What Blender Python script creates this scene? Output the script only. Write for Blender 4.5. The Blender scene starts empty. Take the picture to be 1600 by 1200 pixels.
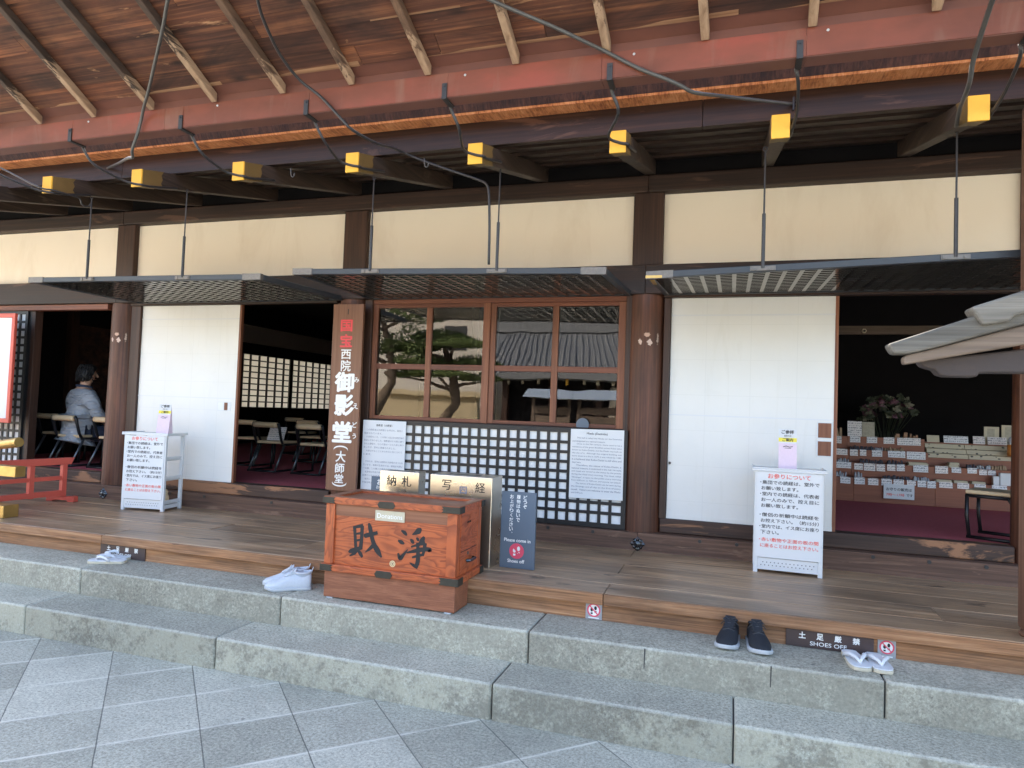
import bpy, bmesh, math, random
from mathutils import Vector, Matrix
random.seed(7)
R = math.radians
SC = bpy.context.scene
COL = SC.collection

# ------------------------------------------------------------------ camera
cam_data = bpy.data.cameras.new('camera')
cam = bpy.data.objects.new('camera', cam_data)
COL.objects.link(cam)
cam_data.sensor_width = 36.0
cam_data.lens = 24.03
cam_data.clip_start = 0.05
cam_data.clip_end = 2000
def cam_matrix(yaw, pitch, roll, loc):
    cy, sy, cp, sp = math.cos(yaw), math.sin(yaw), math.cos(pitch), math.sin(pitch)
    F = Vector((sy*cp, cy*cp, sp)); Rt = Vector((cy, -sy, 0)); U = Rt.cross(F)
    c, s = math.cos(roll), math.sin(roll)
    X = Rt*c + U*s; Y = U*c - Rt*s
    m = Matrix((X, Y, -F)).transposed().to_4x4()
    m.translation = loc
    return m
cam.matrix_world = cam_matrix(-0.31154934, 0.03812565, 0.03654366, Vector((0, 0, 1.55)))
SC.camera = cam

# ------------------------------------------------------------------ world, sun, exposure
SUN_EL, SUN_AZ = R(42), R(-38)          # the sun stands behind the hall, a little to the left
w = bpy.data.worlds.new('World'); SC.world = w; w.use_nodes = True
nt = w.node_tree
sky = nt.nodes.new('ShaderNodeTexSky'); sky.sky_type = 'NISHITA'; sky.sun_disc = False
sky.sun_elevation = SUN_EL; sky.sun_rotation = SUN_AZ
sky.air_density = 1.0; sky.dust_density = 3.5; sky.ozone_density = 0.4
bg = nt.nodes['Background']; bg.inputs[1].default_value = 0.15
nt.links.new(sky.outputs[0], bg.inputs[0])
sl = bpy.data.lights.new('sun', 'SUN'); sl.energy = 3.2; sl.angle = R(0.5); sl.color = (1.0, 0.93, 0.82)
so = bpy.data.objects.new('sun', sl); COL.objects.link(so)
d = Vector((math.sin(SUN_AZ)*math.cos(SUN_EL), math.cos(SUN_AZ)*math.cos(SUN_EL), math.sin(SUN_EL)))
so.rotation_euler = (-d).to_track_quat('-Z', 'Y').to_euler()
so.location = (-20, 30, 40)
SC.view_settings.view_transform = 'Standard'
SC.view_settings.look = 'None'
SC.view_settings.gamma = 1.0
SC.view_settings.exposure = 2.75
SC.cycles.max_bounces = 10
SC.cycles.diffuse_bounces = 6
SC.cycles.glossy_bounces = 4
SC.cycles.caustics_reflective = False
SC.cycles.caustics_refractive = False
SC.cycles.sample_clamp_indirect = 6.0

# ------------------------------------------------------------------ material helpers
class N:
    def __init__(s, name):
        s.m = bpy.data.materials.new(name); s.m.use_nodes = True
        s.t = s.m.node_tree; s.b = s.t.nodes['Principled BSDF']
        s._obj = None
    def new(s, typ, **kw):
        n = s.t.nodes.new(typ)
        for k, v in kw.items(): setattr(n, k, v)
        return n
    def put(s, sock, v):
        if v is None: return
        if hasattr(v, 'links') or isinstance(v, bpy.types.NodeSocket): s.t.links.new(v, sock)
        elif isinstance(v, (tuple, list)) and len(v) == 3 and sock.type == 'RGBA': sock.default_value = (*v, 1)
        else: sock.default_value = v
    def obj(s):
        if s._obj is None: s._obj = s.new('ShaderNodeTexCoord').outputs['Object']
        return s._obj
    def mapping(s, vec, scale=(1,1,1), rot=(0,0,0), loc=(0,0,0)):
        n = s.new('ShaderNodeMapping'); s.put(n.inputs[0], vec)
        n.inputs['Scale'].default_value = scale; n.inputs['Rotation'].default_value = rot; n.inputs['Location'].default_value = loc
        return n.outputs[0]
    def noise(s, vec, scale, detail=4, rough=0.55, dist=0.0):
        n = s.new('ShaderNodeTexNoise'); s.put(n.inputs['Vector'], vec); n.inputs['Scale'].default_value = scale
        n.inputs['Detail'].default_value = detail; n.inputs['Roughness'].default_value = rough; n.inputs['Distortion'].default_value = dist
        return n.outputs[0]
    def voronoi(s, vec, scale, out='Distance', feature='F1'):
        n = s.new('ShaderNodeTexVoronoi', feature=feature); s.put(n.inputs['Vector'], vec); n.inputs['Scale'].default_value = scale
        return n.outputs[out]
    def ramp(s, fac, stops):
        n = s.new('ShaderNodeValToRGB'); s.put(n.inputs[0], fac)
        e = n.color_ramp.elements
        while len(e) < len(stops): e.new(0.5)
        for k, (p, c) in enumerate(stops):
            e[k].position = p
            e[k].color = (c, c, c, 1) if isinstance(c, (int, float)) else (*c, 1)
        return n.outputs[0]
    def mix(s, fac, a, b, blend='MIX'):
        n = s.new('ShaderNodeMix', data_type='RGBA', blend_type=blend)
        s.put(n.inputs[0], fac); s.put(n.inputs[6], a); s.put(n.inputs[7], b)
        return n.outputs[2]
    def math(s, op, a, b=None, c=None, clamp=False):
        n = s.new('ShaderNodeMath', operation=op, use_clamp=clamp)
        s.put(n.inputs[0], a); s.put(n.inputs[1], b); s.put(n.inputs[2], c)
        return n.outputs[0]
    def vmath(s, op, a, b=None):
        n = s.new('ShaderNodeVectorMath', operation=op); s.put(n.inputs[0], a)
        if b is not None: s.put(n.inputs[1], b)
        return n
    def sep(s, v):
        n = s.new('ShaderNodeSeparateXYZ'); s.put(n.inputs[0], v); return n.outputs
    def comb(s, x, y, z):
        n = s.new('ShaderNodeCombineXYZ'); s.put(n.inputs[0], x); s.put(n.inputs[1], y); s.put(n.inputs[2], z); return n.outputs[0]
    def island(s): return s.new('ShaderNodeNewGeometry').outputs['Random Per Island']
    def orand(s): return s.new('ShaderNodeObjectInfo').outputs['Random']
    def normal(s): return s.new('ShaderNodeNewGeometry').outputs['Normal']
    def bump(s, h, strength=0.3, dist=0.01):
        n = s.new('ShaderNodeBump'); s.put(n.inputs['Height'], h); n.inputs['Strength'].default_value = strength; n.inputs['Distance'].default_value = dist
        s.t.links.new(n.outputs[0], s.b.inputs['Normal']); return n
    def fin(s, col, rough=0.6, metal=0.0, spec=None):
        s.put(s.b.inputs['Base Color'], col); s.put(s.b.inputs['Roughness'], rough); s.put(s.b.inputs['Metallic'], metal)
        if spec is not None: s.b.inputs['Specular IOR Level'].default_value = spec
        return s.m

def axscale(axis, along, across):
    return {'x': (along, across, across), 'y': (across, along, across), 'z': (across, across, along)}[axis]

def wood(name, dark, mid, light, axis='x', rough=0.6, bump=0.35, across=9.0, along=0.7, wear=None, wear_amt=0.6, tint=0.35, spec=0.4, knots=0.0, spots=None, streak=0.5, blotch=0.0):
    """planed or weathered timber: streaky grain along one axis, per-plank tint, optional worn patches"""
    n = N(name); o = n.obj(); isl = n.island(); orn = n.orand()
    sh = n.math('MULTIPLY_ADD', isl, 37.0, n.math('MULTIPLY', orn, 53.0))
    v = n.vmath('ADD', n.mapping(o, axscale(axis, along, across)), n.comb(sh, sh, sh)).outputs[0]
    big = n.noise(v, 1.0, 5, 0.6, 0.6)
    v2 = n.vmath('ADD', n.mapping(o, axscale(axis, along*1.6, across*7)), n.comb(sh, sh, sh)).outputs[0]
    fine = n.noise(v2, 1.0, 3, 0.6, 0.3)
    g = n.math('MULTIPLY_ADD', fine, streak, n.math('MULTIPLY', big, 1.0-streak))
    c = n.ramp(g, [(0.30, dark), (0.5, mid), (0.70, light)])
    t = n.math('MULTIPLY_ADD', n.math('ADD', isl, orn), tint*0.5, 1.0-tint*0.5)
    c = n.mix(1.0, c, n.comb(t, t, t), 'MULTIPLY')
    h = g
    if blotch:
        bl = n.noise(n.vmath('ADD', n.mapping(o, axscale(axis, 0.9, 2.6)), n.comb(sh, sh, sh)).outputs[0], 1.0, 5, 0.65, 0.8)
        c = n.mix(blotch, c, n.mix(1.0, c, n.ramp(bl, [(0.34, (0.34,0.36,0.40)), (0.5, (0.95,0.92,0.9)), (0.66, (1.5,1.35,1.15))]), 'MULTIPLY'))
    if knots:
        kv = n.voronoi(n.vmath('ADD', n.mapping(o, axscale(axis, 2.2, 6.5)), n.comb(sh, sh, sh)).outputs[0], 1.0)
        k = n.ramp(kv, [(0.03, 1.0), (0.10*knots+0.04, 0.0)])
        c = n.mix(n.math('MULTIPLY', k, 0.85), c, tuple(x*0.25 for x in dark))
    if wear:
        wv = n.noise(n.mapping(o, axscale(axis, 1.4, 7)), 1.0, 6, 0.65, 0.8)
        wm = n.ramp(wv, [(0.62-0.12*wear_amt, 0.0), (0.68-0.12*wear_amt, 1.0)])
        c = n.mix(n.math('MULTIPLY', wm, 0.8), c, wear)
    if spots:
        for (px, py, pz, rx, rz, colr) in spots:
            dd = n.vmath('SUBTRACT', o, (px, py, pz)).outputs[0]
            ln = n.vmath('LENGTH', n.mapping(dd, (1/rx, 1/0.3, 1/rz))).outputs['Value']
            nn = n.noise(o, 38, 4, 0.6)
            msk = n.ramp(n.math('ADD', ln, n.math('MULTIPLY_ADD', nn, 1.6, -0.8)), [(0.42, 1.0), (0.55, 0.0)])
            c = n.mix(msk, c, colr)
    rr = n.math('MULTIPLY_ADD', big, 0.25, rough-0.12)
    n.bump(h, bump, 0.006)
    return n.fin(c, rr, 0.0, spec)

def paint(name, col, rough=0.5, var=0.12, scale=6.0, bump=0.0, metal=0.0, spec=0.5, bscale=60):
    n = N(name); o = n.obj()
    a = n.noise(o, scale, 5, 0.6)
    c = n.mix(a, tuple(x*(1-var) for x in col), tuple(min(1, x*(1+var)) for x in col))
    if bump: n.bump(n.noise(o, bscale, 4, 0.6), bump, 0.004)
    return n.fin(c, n.math('MULTIPLY_ADD', a, 0.15, rough-0.07), metal, spec)

M = {}
M['hall_dark'] = wood('dark stained hall timber', (0.011,0.006,0.004), (0.028,0.0135,0.0085), (0.062,0.028,0.017), 'x', 0.55, 0.3, wear=(0.10,0.05,0.032), wear_amt=0.1)
M['hall_dark_y'] = wood('dark stained rafter timber', (0.016,0.011,0.008), (0.046,0.029,0.021), (0.095,0.060,0.042), 'y', 0.6, 0.4, wear=(0.12,0.08,0.055), wear_amt=0.15)
M['hall_dark_z'] = wood('dark stained upright timber', (0.020,0.010,0.007), (0.048,0.023,0.015), (0.095,0.043,0.027), 'z', 0.5, 0.3)
SP = [(0.02,-0.14,1.515,0.045,0.035,(0.55,0.36,0.27)), (-0.03,-0.14,1.46,0.03,0.045,(0.6,0.45,0.38)), (0.045,-0.13,1.455,0.035,0.045,(0.62,0.47,0.40)), (0.10,-0.09,1.48,0.012,0.08,(0.40,0.30,0.25))]
M['soffit'] = wood('brown soffit boards', (0.013,0.007,0.005), (0.036,0.019,0.013), (0.078,0.040,0.026), 'x', 0.6, 0.4)
M['flashing'] = paint('dull brown flashing', (0.12,0.042,0.027), 0.6, 0.3, 5)
M['lattice_bars'] = paint('lightened black lattice bars', (0.034,0.031,0.029), 0.15, 0.3, 10, 0.0, 0.0, 0.9)  # black lacquer lightened to stand in for reflected window and door light
M['pillar'] = wood('red brown pillar timber', (0.034,0.013,0.008), (0.098,0.037,0.021), (0.19,0.076,0.042), 'z', 0.5, 0.4, across=8, along=0.8, tint=0.2, spots=SP, blotch=0.5)
M['sash'] = wood('warm brown sash timber', (0.09,0.032,0.018), (0.19,0.070,0.036), (0.30,0.12,0.06), 'z', 0.5, 0.3)
M['sash_x'] = wood('warm brown rail timber', (0.09,0.030,0.018), (0.17,0.058,0.032), (0.26,0.095,0.05), 'x', 0.5, 0.3)
M['sill'] = wood('weathered sill timber', (0.040,0.022,0.015), (0.11,0.058,0.038), (0.20,0.115,0.078), 'x', 0.65, 0.5, wear=(0.24,0.14,0.09), wear_amt=0.25)
M['threshold'] = wood('worn threshold timber', (0.022,0.013,0.010), (0.055,0.030,0.022), (0.10,0.055,0.038), 'x', 0.6, 0.5, wear=(0.36,0.17,0.085), wear_amt=0.75)
M['deck'] = wood('weathered veranda planks', (0.15,0.090,0.050), (0.34,0.22,0.132), (0.58,0.41,0.265), 'x', 0.38, 0.6, across=12, along=0.5, tint=0.5, wear=(0.05,0.036,0.027), wear_amt=-0.02, blotch=0.6)
M['deck_edge'] = wood('orange brown deck edge', (0.085,0.040,0.020), (0.27,0.135,0.066), (0.46,0.265,0.145), 'x', 0.7, 1.0, across=16, along=1.3, wear=(0.07,0.04,0.026), wear_amt=0.1, blotch=0.5)
M['roof_board'] = wood('old red brown roof boards', (0.024,0.009,0.006), (0.080,0.030,0.017), (0.23,0.098,0.047), 'x', 0.7, 0.5, across=9, along=0.7, tint=0.7, wear=(0.44,0.24,0.125), wear_amt=0.12, knots=1.3, blotch=1.0)
M['board_edge'] = wood('bare pale board edge', (0.12,0.055,0.029), (0.24,0.125,0.066), (0.40,0.235,0.13), 'x', 0.7, 0.4)
M['name_board'] = wood('varnished name board timber', (0.14,0.060,0.034), (0.20,0.092,0.052), (0.26,0.125,0.072), 'z', 0.5, 0.15, tint=0.0)
M['porch_post'] = wood('old porch post timber', (0.06,0.028,0.017), (0.15,0.072,0.042), (0.27,0.14,0.085), 'z', 0.65, 0.6, wear=(0.35,0.18,0.09), wear_amt=0.1)
M['grey_wood'] = wood('grey weathered timber', (0.050,0.043,0.034), (0.125,0.112,0.093), (0.21,0.19,0.16), 'x', 0.75, 0.5, across=14, along=1.2)
M['tan_wood'] = wood('tan weathered timber', (0.085,0.060,0.044), (0.155,0.112,0.082), (0.23,0.172,0.128), 'x', 0.75, 0.5, across=14, along=1.2)
M['purple_wood'] = paint('dark old bracket timber', (0.040,0.028,0.025), 0.7, 0.25, 8, 0.3)
M['shop_wood'] = wood('red brown shop stand veneer', (0.20,0.066,0.036), (0.26,0.088,0.046), (0.31,0.108,0.058), 'x', 0.5, 0.1, tint=0.1)

def rafter_mat():
    n = N('rafter timber with bare splintered ends'); o = n.obj(); x, y, z = n.sep(o); rnd = n.orand()
    g = n.noise(n.mapping(o, (22, 1.0, 22)), 1.0, 5, 0.6, 0.5)
    dk = n.ramp(g, [(0.3, (0.020,0.013,0.010)), (0.6, (0.060,0.036,0.025))])
    br = n.ramp(g, [(0.3, (0.050,0.026,0.016)), (0.65, (0.175,0.098,0.058))])
    lt = n.ramp(g, [(0.3, (0.19,0.112,0.066)), (0.6, (0.40,0.27,0.175))])
    # paint worn off towards the tip; darker tone on the left rafters
    left = n.math('MULTIPLY', n.new('ShaderNodeObjectInfo').outputs['Object Index'], 0.01, clamp=True)
    c = n.mix(left, br, dk)
    e = n.math('ADD', y, n.math('MULTIPLY_ADD', n.noise(n.mapping(o, (60, 2.5, 60)), 1.0, 3, 0.6), 0.55, -0.28))
    e = n.math('ADD', e, n.math('MULTIPLY_ADD', rnd, 0.3, 0.0))
    mk = n.ramp(n.math('ADD', e, 0.5), [(0.38, 0.0), (0.43, 1.0)])
    c = n.mix(mk, c, lt)
    n.bump(g, 0.5, 0.006)
    return n.fin(c, 0.7)
M['rafter'] = rafter_mat()

def plaster():
    n = N('cream wall plaster'); o = n.obj()
    a = n.noise(o, 1.3, 4, 0.5); b = n.noise(o, 90, 3, 0.6)
    c = n.mix(a, (0.84,0.745,0.62), (0.90,0.815,0.69))
    st = n.ramp(n.noise(n.mapping(o, (2.5, 2.5, 0.7)), 1.0, 6, 0.65, 0.5), [(0.52, 0.0), (0.75, 1.0)])
    c = n.mix(n.math('MULTIPLY', st, 0.35), c, (0.62,0.50,0.36))
    n.bump(b, 0.08, 0.003)
    return n.fin(c, 0.85)
M['plaster'] = plaster()
def door_paper():
    n = N('white door paper with faint seams'); o = n.obj(); x, y, z = n.sep(o)
    a = n.noise(o, 2.2, 5, 0.55); b = n.noise(o, 35, 4, 0.6)
    c = n.mix(a, (0.70,0.69,0.66), (0.80,0.79,0.765))
    sx = n.math('ABSOLUTE', n.math('SUBTRACT', n.math('FRACT', n.math('MULTIPLY', x, 3.1)), 0.5))
    sz = n.math('ABSOLUTE', n.math('SUBTRACT', n.math('FRACT', n.math('MULTIPLY', z, 3.7)), 0.5))
    s1 = n.ramp(n.math('MINIMUM', sx, sz), [(0.004, 1.0), (0.012, 0.0)])
    c = n.mix(n.math('MULTIPLY', s1, 0.16), c, (0.5,0.5,0.47))
    st = n.ramp(n.noise(n.mapping(o, (3,1,7)), 1.0, 5, 0.7), [(0.60, 0.0), (0.78, 1.0)])
    c = n.mix(n.math('MULTIPLY', st, 0.22), c, (0.60,0.60,0.55))
    rp = n.ramp(n.noise(n.mapping(o, (9, 1, 1.1)), 1.0, 6, 0.7, 1.2), [(0.56, 0.0), (0.74, 1.0)])
    c = n.mix(n.math('MULTIPLY', rp, 0.20), c, (0.56,0.53,0.46))
    n.bump(n.math('MULTIPLY_ADD', a, 1.0, n.math('MULTIPLY', b, 0.05)), 0.5, 0.015)
    return n.fin(c, 0.45, 0, 0.35)
M['door_paper'] = door_paper()
M['paper'] = paint('white paper', (0.70,0.705,0.715), 0.7, 0.03, 3)
M['lattice_paper'] = paint('lattice backing paper', (0.78,0.78,0.78), 0.8, 0.05, 4)
M['black_lacquer'] = paint('black lacquered lattice', (0.010,0.010,0.011), 0.17, 0.3, 10, 0.0, 0.0, 0.9)
M['black_matte'] = paint('black painted timber', (0.012,0.011,0.012), 0.45, 0.3, 10)
M['awning_board'] = paint('dark awning backing board', (0.008,0.008,0.009), 0.7, 0.3, 10)
M['awning_frame'] = paint('grey black awning frame', (0.030,0.033,0.037), 0.42, 0.3, 9)
M['iron'] = paint('dark wrought iron', (0.045,0.042,0.042), 0.45, 0.35, 30, 0.15, 0.4)
M['iron_grey'] = paint('weathered grey iron', (0.085,0.080,0.074), 0.5, 0.3, 25, 0.2, 0.3)
M['fitting'] = paint('worn metal fitting', (0.16,0.14,0.12), 0.45, 0.4, 60, 0.2, 0.6)
M['bronze'] = paint('aged bronze fitting', (0.050,0.046,0.036), 0.5, 0.35, 40, 0.2, 0.5)
def cloth(name, col):
    n = N(name); o = n.obj()
    f = n.noise(n.mapping(o, (5, 5, 14), rot=(0.3, 0.4, 0)), 1.0, 3, 0.5, 1.5)
    n.bump(n.math('MULTIPLY_ADD', n.noise(o, 300, 2, 0.5), 0.04, f), 1.0, 0.05)
    return n.fin(n.mix(n.noise(o, 20, 3, 0.5), tuple(x*0.93 for x in col), tuple(x*1.07 for x in col)), 0.9, 0, 0.15)
M['shaded_side'] = paint('shaded ochre beam end side', (0.17,0.10,0.030), 0.55, 0.25, 14)  # shade on the beam end sides is put into this darker ochre
M['gold_paint'] = paint('yellow ochre end paint', (0.78,0.43,0.045), 0.5, 0.10, 14)
def gold():
    n = N('gilt metal sleeve'); o = n.obj(); a = n.noise(o, 40, 4, 0.6); b = n.noise(o, 9, 3, 0.6)
    c = n.mix(b, (0.40,0.23,0.065), (0.66,0.44,0.15)); n.bump(a, 0.35, 0.004)
    return n.fin(c, 0.38, 0.85)
M['gold'] = gold()
def gutter_mat():
    n = N('red oxide painted gutter'); o = n.obj()
    a = n.noise(n.mapping(o, (1.6, 4, 4)), 1.0, 5, 0.6); b = n.noise(n.mapping(o, (7, 3, 1.5)), 1.0, 4, 0.65, 0.5)
    c = n.ramp(a, [(0.35, (0.13,0.040,0.022)), (0.55, (0.185,0.053,0.030)), (0.7, (0.24,0.056,0.034))])
    c = n.mix(n.ramp(b, [(0.55, 0.0), (0.75, 0.55)]), c, (0.20,0.115,0.08))
    n.bump(a, 0.15, 0.006)
    return n.fin(c, 0.5, 0.0, 0.35)
M['gutter'] = gutter_mat()
M['gutter_under'] = paint('brown gutter underside', (0.15,0.062,0.046), 0.55, 0.25, 5)
def bark(name, a, b, c3):
    n = N(name); o = n.obj()
    g = n.noise(n.mapping(o, (70, 10, 14)), 1.0, 5, 0.7, 0.4); f = n.noise(n.mapping(o, (8, 8, 8)), 1.0, 4, 0.6)
    c = n.ramp(n.math('MULTIPLY_ADD', f, 0.4, n.math('MULTIPLY', g, 0.6)), [(0.38, a), (0.5, b), (0.62, c3)])
    n.bump(g, 1.0, 0.02)
    return n.fin(c, 0.85)
M['bark_dark'] = bark('dark old bark layer', (0.022,0.010,0.008), (0.055,0.024,0.016), (0.11,0.046,0.03))
M['bark_orange'] = bark('fresh orange cut bark layer', (0.32,0.10,0.035), (0.66,0.25,0.085), (0.80,0.37,0.16))
M['shadow_wood'] = paint('shadow dark interior timber', (0.009,0.008,0.009), 0.85, 0.4, 5, 0.0, 0.0, 0.12)  # darkness of the rooms put into a near black base colour
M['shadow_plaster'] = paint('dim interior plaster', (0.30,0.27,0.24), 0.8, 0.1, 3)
M['carpet'] = paint('wine red carpet', (0.44,0.105,0.115), 0.95, 0.18, 30, 0.4, 0, 0.1, 250)
M['red_paint'] = paint('vermilion red paint', (0.58,0.095,0.062), 0.45, 0.10, 8, 0.05)
M['white_plastic'] = paint('white plastic', (0.68,0.69,0.70), 0.4, 0.03, 4)
M['pink_paper'] = paint('pink leaflets', (0.76,0.60,0.70), 0.6, 0.08, 60)
M['steel'] = paint('brushed stainless steel', (0.70,0.63,0.52), 0.28, 0.05, 3, 0.0, 1.0)
M['ink'] = paint('black ink', (0.012,0.012,0.013), 0.6, 0.1)
M['ink_grey'] = paint('dark grey print', (0.04,0.04,0.045), 0.6, 0.1)
M['ink_blue'] = paint('blue grey print', (0.16,0.17,0.24), 0.6, 0.1)
M['ink_red'] = paint('red print', (0.78,0.13,0.10), 0.6, 0.1)
M['ink_crimson'] = paint('crimson painted lettering', (0.72,0.06,0.07), 0.5, 0.1)
M['ink_white'] = paint('white lettering', (0.82,0.81,0.78), 0.5, 0.04)
M['ink_yellow'] = paint('yellow print', (0.85,0.72,0.08), 0.6, 0.05)
M['slate'] = paint('slate grey sign board', (0.105,0.135,0.175), 0.55, 0.06, 5)
M['plate_brown'] = paint('dark brown sign plate', (0.068,0.042,0.038), 0.45, 0.08, 8)
M['plate_grey'] = paint('grey sticker', (0.33,0.33,0.34), 0.5, 0.05, 8)
M['sign_pink'] = paint('pinkish red prohibition ring', (0.72,0.075,0.13), 0.5, 0.05)
def donation_wood(name, axis):
    n = N(name); o = n.obj(); x, y, z = n.sep(o)
    sc = {'x': (1.6, 7, 7), 'z': (7, 7, 1.6), 'y': (7, 1.6, 7)}[axis]
    wv = n.noise(n.mapping(o, sc), 1.0, 3, 0.5, 0.6)
    rings = n.math('FRACT', n.math('MULTIPLY', wv, 14.0))
    rings = n.ramp(rings, [(0.0, 0.0), (0.55, 1.0), (0.9, 0.9), (1.0, 0.0)])
    fine = n.noise(n.mapping(o, tuple(k*9 for k in sc)), 1.0, 3, 0.6)
    c = n.mix(rings, (0.24,0.045,0.014), (0.52,0.115,0.032))
    c = n.mix(n.math('MULTIPLY', fine, 0.5), c, (0.30,0.075,0.03))
    wr = n.ramp(n.noise(o, 7, 6, 0.7), [(0.50, 0.0), (0.72, 1.0)])
    c = n.mix(n.math('MULTIPLY', wr, 0.45), c, (0.17,0.048,0.020))
    n.bump(rings, 0.15, 0.004)
    return n.fin(c, n.math('MULTIPLY_ADD', wr, 0.25, 0.36), 0, 0.5)
M['don_x'] = donation_wood('orange keyaki panel', 'x')
M['don_z'] = donation_wood('orange keyaki stile', 'z')
M['don_y'] = donation_wood('orange keyaki rail', 'y')
M['don_top'] = wood('faded lid timber', (0.16,0.062,0.032), (0.26,0.105,0.055), (0.36,0.17,0.095), 'x', 0.5, 0.25, tint=0.1)
M['don_base'] = wood('rusty brown plinth', (0.16,0.055,0.028), (0.26,0.095,0.048), (0.36,0.145,0.075), 'x', 0.6, 0.3, across=20, along=5, tint=0.05)
M['brass'] = paint('pale brass crest', (0.75,0.60,0.36), 0.4, 0.1, 20, 0.0, 0.4)
M['tan_cushion'] = paint('tan vinyl cushion', (0.58,0.43,0.26), 0.5, 0.08, 12)
M['chair_metal'] = paint('black chair tube', (0.016,0.016,0.018), 0.35, 0.2, 10, 0, 0.3)
M['chair_lit'] = paint('lit black chair tube', (0.10,0.11,0.12), 0.3, 0.2, 10, 0, 0.7)  # black tube with the light on the rear legs put into its colour
M['jacket'] = cloth('grey jacket cloth', (0.34,0.36,0.39))
M['trousers'] = paint('navy trousers', (0.03,0.04,0.07), 0.9, 0.2, 14)
M['lip'] = paint('lips', (0.36,0.16,0.12), 0.5, 0.06, 10)
M['skin'] = paint('skin', (0.55,0.32,0.22), 0.5, 0.06, 10)
M['hair'] = paint('black hair', (0.012,0.011,0.011), 0.55, 0.4, 40, 0.6, 0, 0.3, 60)
M['sneaker_white'] = paint('white knit shoe', (0.56,0.58,0.62), 0.7, 0.10, 60, 0.3, 0, 0.3, 200)
M['sneaker_black'] = paint('black knit shoe', (0.022,0.024,0.030), 0.75, 0.25, 60, 0.4, 0, 0.3, 200)
M['sole'] = paint('pale grey rubber sole', (0.46,0.48,0.50), 0.5, 0.06, 20)
M['lining'] = paint('dark shoe lining', (0.02,0.02,0.024), 0.8, 0.1)
M['lining_white'] = paint('pale shoe lining', (0.40,0.43,0.48), 0.8, 0.1)
M['zori_white'] = paint('scuffed white sandal vinyl', (0.66,0.67,0.69), 0.45, 0.10, 22)
M['zori_edge'] = paint('cream sandal side', (0.56,0.50,0.38), 0.55, 0.1, 22)
M['cream'] = paint('cream card', (0.55,0.48,0.34), 0.6, 0.08, 20)
M['goods_dark'] = paint('dark brocade amulets', (0.05,0.05,0.07), 0.6, 0.6, 60)
M['goods_grey'] = paint('silvery packets', (0.33,0.34,0.38), 0.45, 0.4, 50)
M['goods_tan'] = paint('tan wrapped goods', (0.36,0.24,0.14), 0.6, 0.3, 40)
M['goods_wood'] = paint('plain wooden boxes', (0.33,0.17,0.09), 0.6, 0.2, 20)
M['orange_label'] = paint('orange label', (0.75,0.27,0.06), 0.5, 0.1)
M['picture'] = paint('mottled print picture', (0.40,0.36,0.27), 0.6, 0.45, 45)
def printed():
    n = N('white price card with small print'); o = n.obj(); x, y, z = n.sep(o)
    a = n.noise(n.mapping(o, (130, 1, 60)), 1.0, 2, 0.5)
    ln = n.math('GREATER_THAN', n.math('FRACT', n.math('MULTIPLY', z, 42.0)), 0.42)
    mk = n.math('MULTIPLY', n.ramp(a, [(0.50, 0.0), (0.56, 1.0)]), ln)
    c = n.mix(n.math('MULTIPLY', mk, 0.75), n.mix(n.orand(), (0.74,0.73,0.74), (0.80,0.72,0.68)), (0.06,0.05,0.07))
    return n.fin(c, 0.5)
M['printed'] = printed()
def tray():
    n = N('cream compartment tray with dark motifs'); o = n.obj()
    v = n.voronoi(n.mapping(o, (17, 17, 26)), 1.0)
    nz = n.noise(o, 70, 3, 0.6)
    mk = n.ramp(n.math('MULTIPLY_ADD', nz, 0.25, v), [(0.30, 1.0), (0.36, 0.0)])
    return n.fin(n.mix(mk, (0.50,0.43,0.30), (0.045,0.035,0.035)), 0.55)
M['tray'] = tray()
def shoji():
    n = N('sunlit shoji paper'); c = (0.58,0.55,0.49)
    n.fin(c, 0.9); tr = n.new('ShaderNodeBsdfTranslucent'); tr.inputs[0].default_value = (*c, 1)
    mx = n.new('ShaderNodeMixShader'); mx.inputs[0].default_value = 0.35
    out = n.t.nodes['Material Output']
    n.t.links.new(n.b.outputs[0], mx.inputs[1]); n.t.links.new(tr.outputs[0], mx.inputs[2]); n.t.links.new(mx.outputs[0], out.inputs[0])
    return n.m
M['shoji'] = shoji()
def glass():
    n = N('window glass'); out = n.t.nodes['Material Output']
    tr = n.new('ShaderNodeBsdfTransparent'); gl = n.new('ShaderNodeBsdfGlossy'); gl.inputs['Roughness'].default_value = 0.0
    tr.inputs[0].default_value = (0.80,0.80,0.78,1)
    fr = n.new('ShaderNodeFresnel'); fr.inputs['IOR'].default_value = 1.78
    bp = n.new('ShaderNodeBump'); bp.inputs['Strength'].default_value = 0.10; bp.inputs['Distance'].default_value = 0.01
    n.put(bp.inputs['Height'], n.noise(n.obj(), 2.2, 2, 0.4))
    n.t.links.new(bp.outputs[0], gl.inputs['Normal'])
    mx = n.new('ShaderNodeMixShader')
    n.t.links.new(fr.outputs[0], mx.inputs[0]); n.t.links.new(tr.outputs[0], mx.inputs[1]); n.t.links.new(gl.outputs[0], mx.inputs[2])
    n.t.links.new(mx.outputs[0], out.inputs[0])
    return n.m
M['glass'] = glass()

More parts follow.
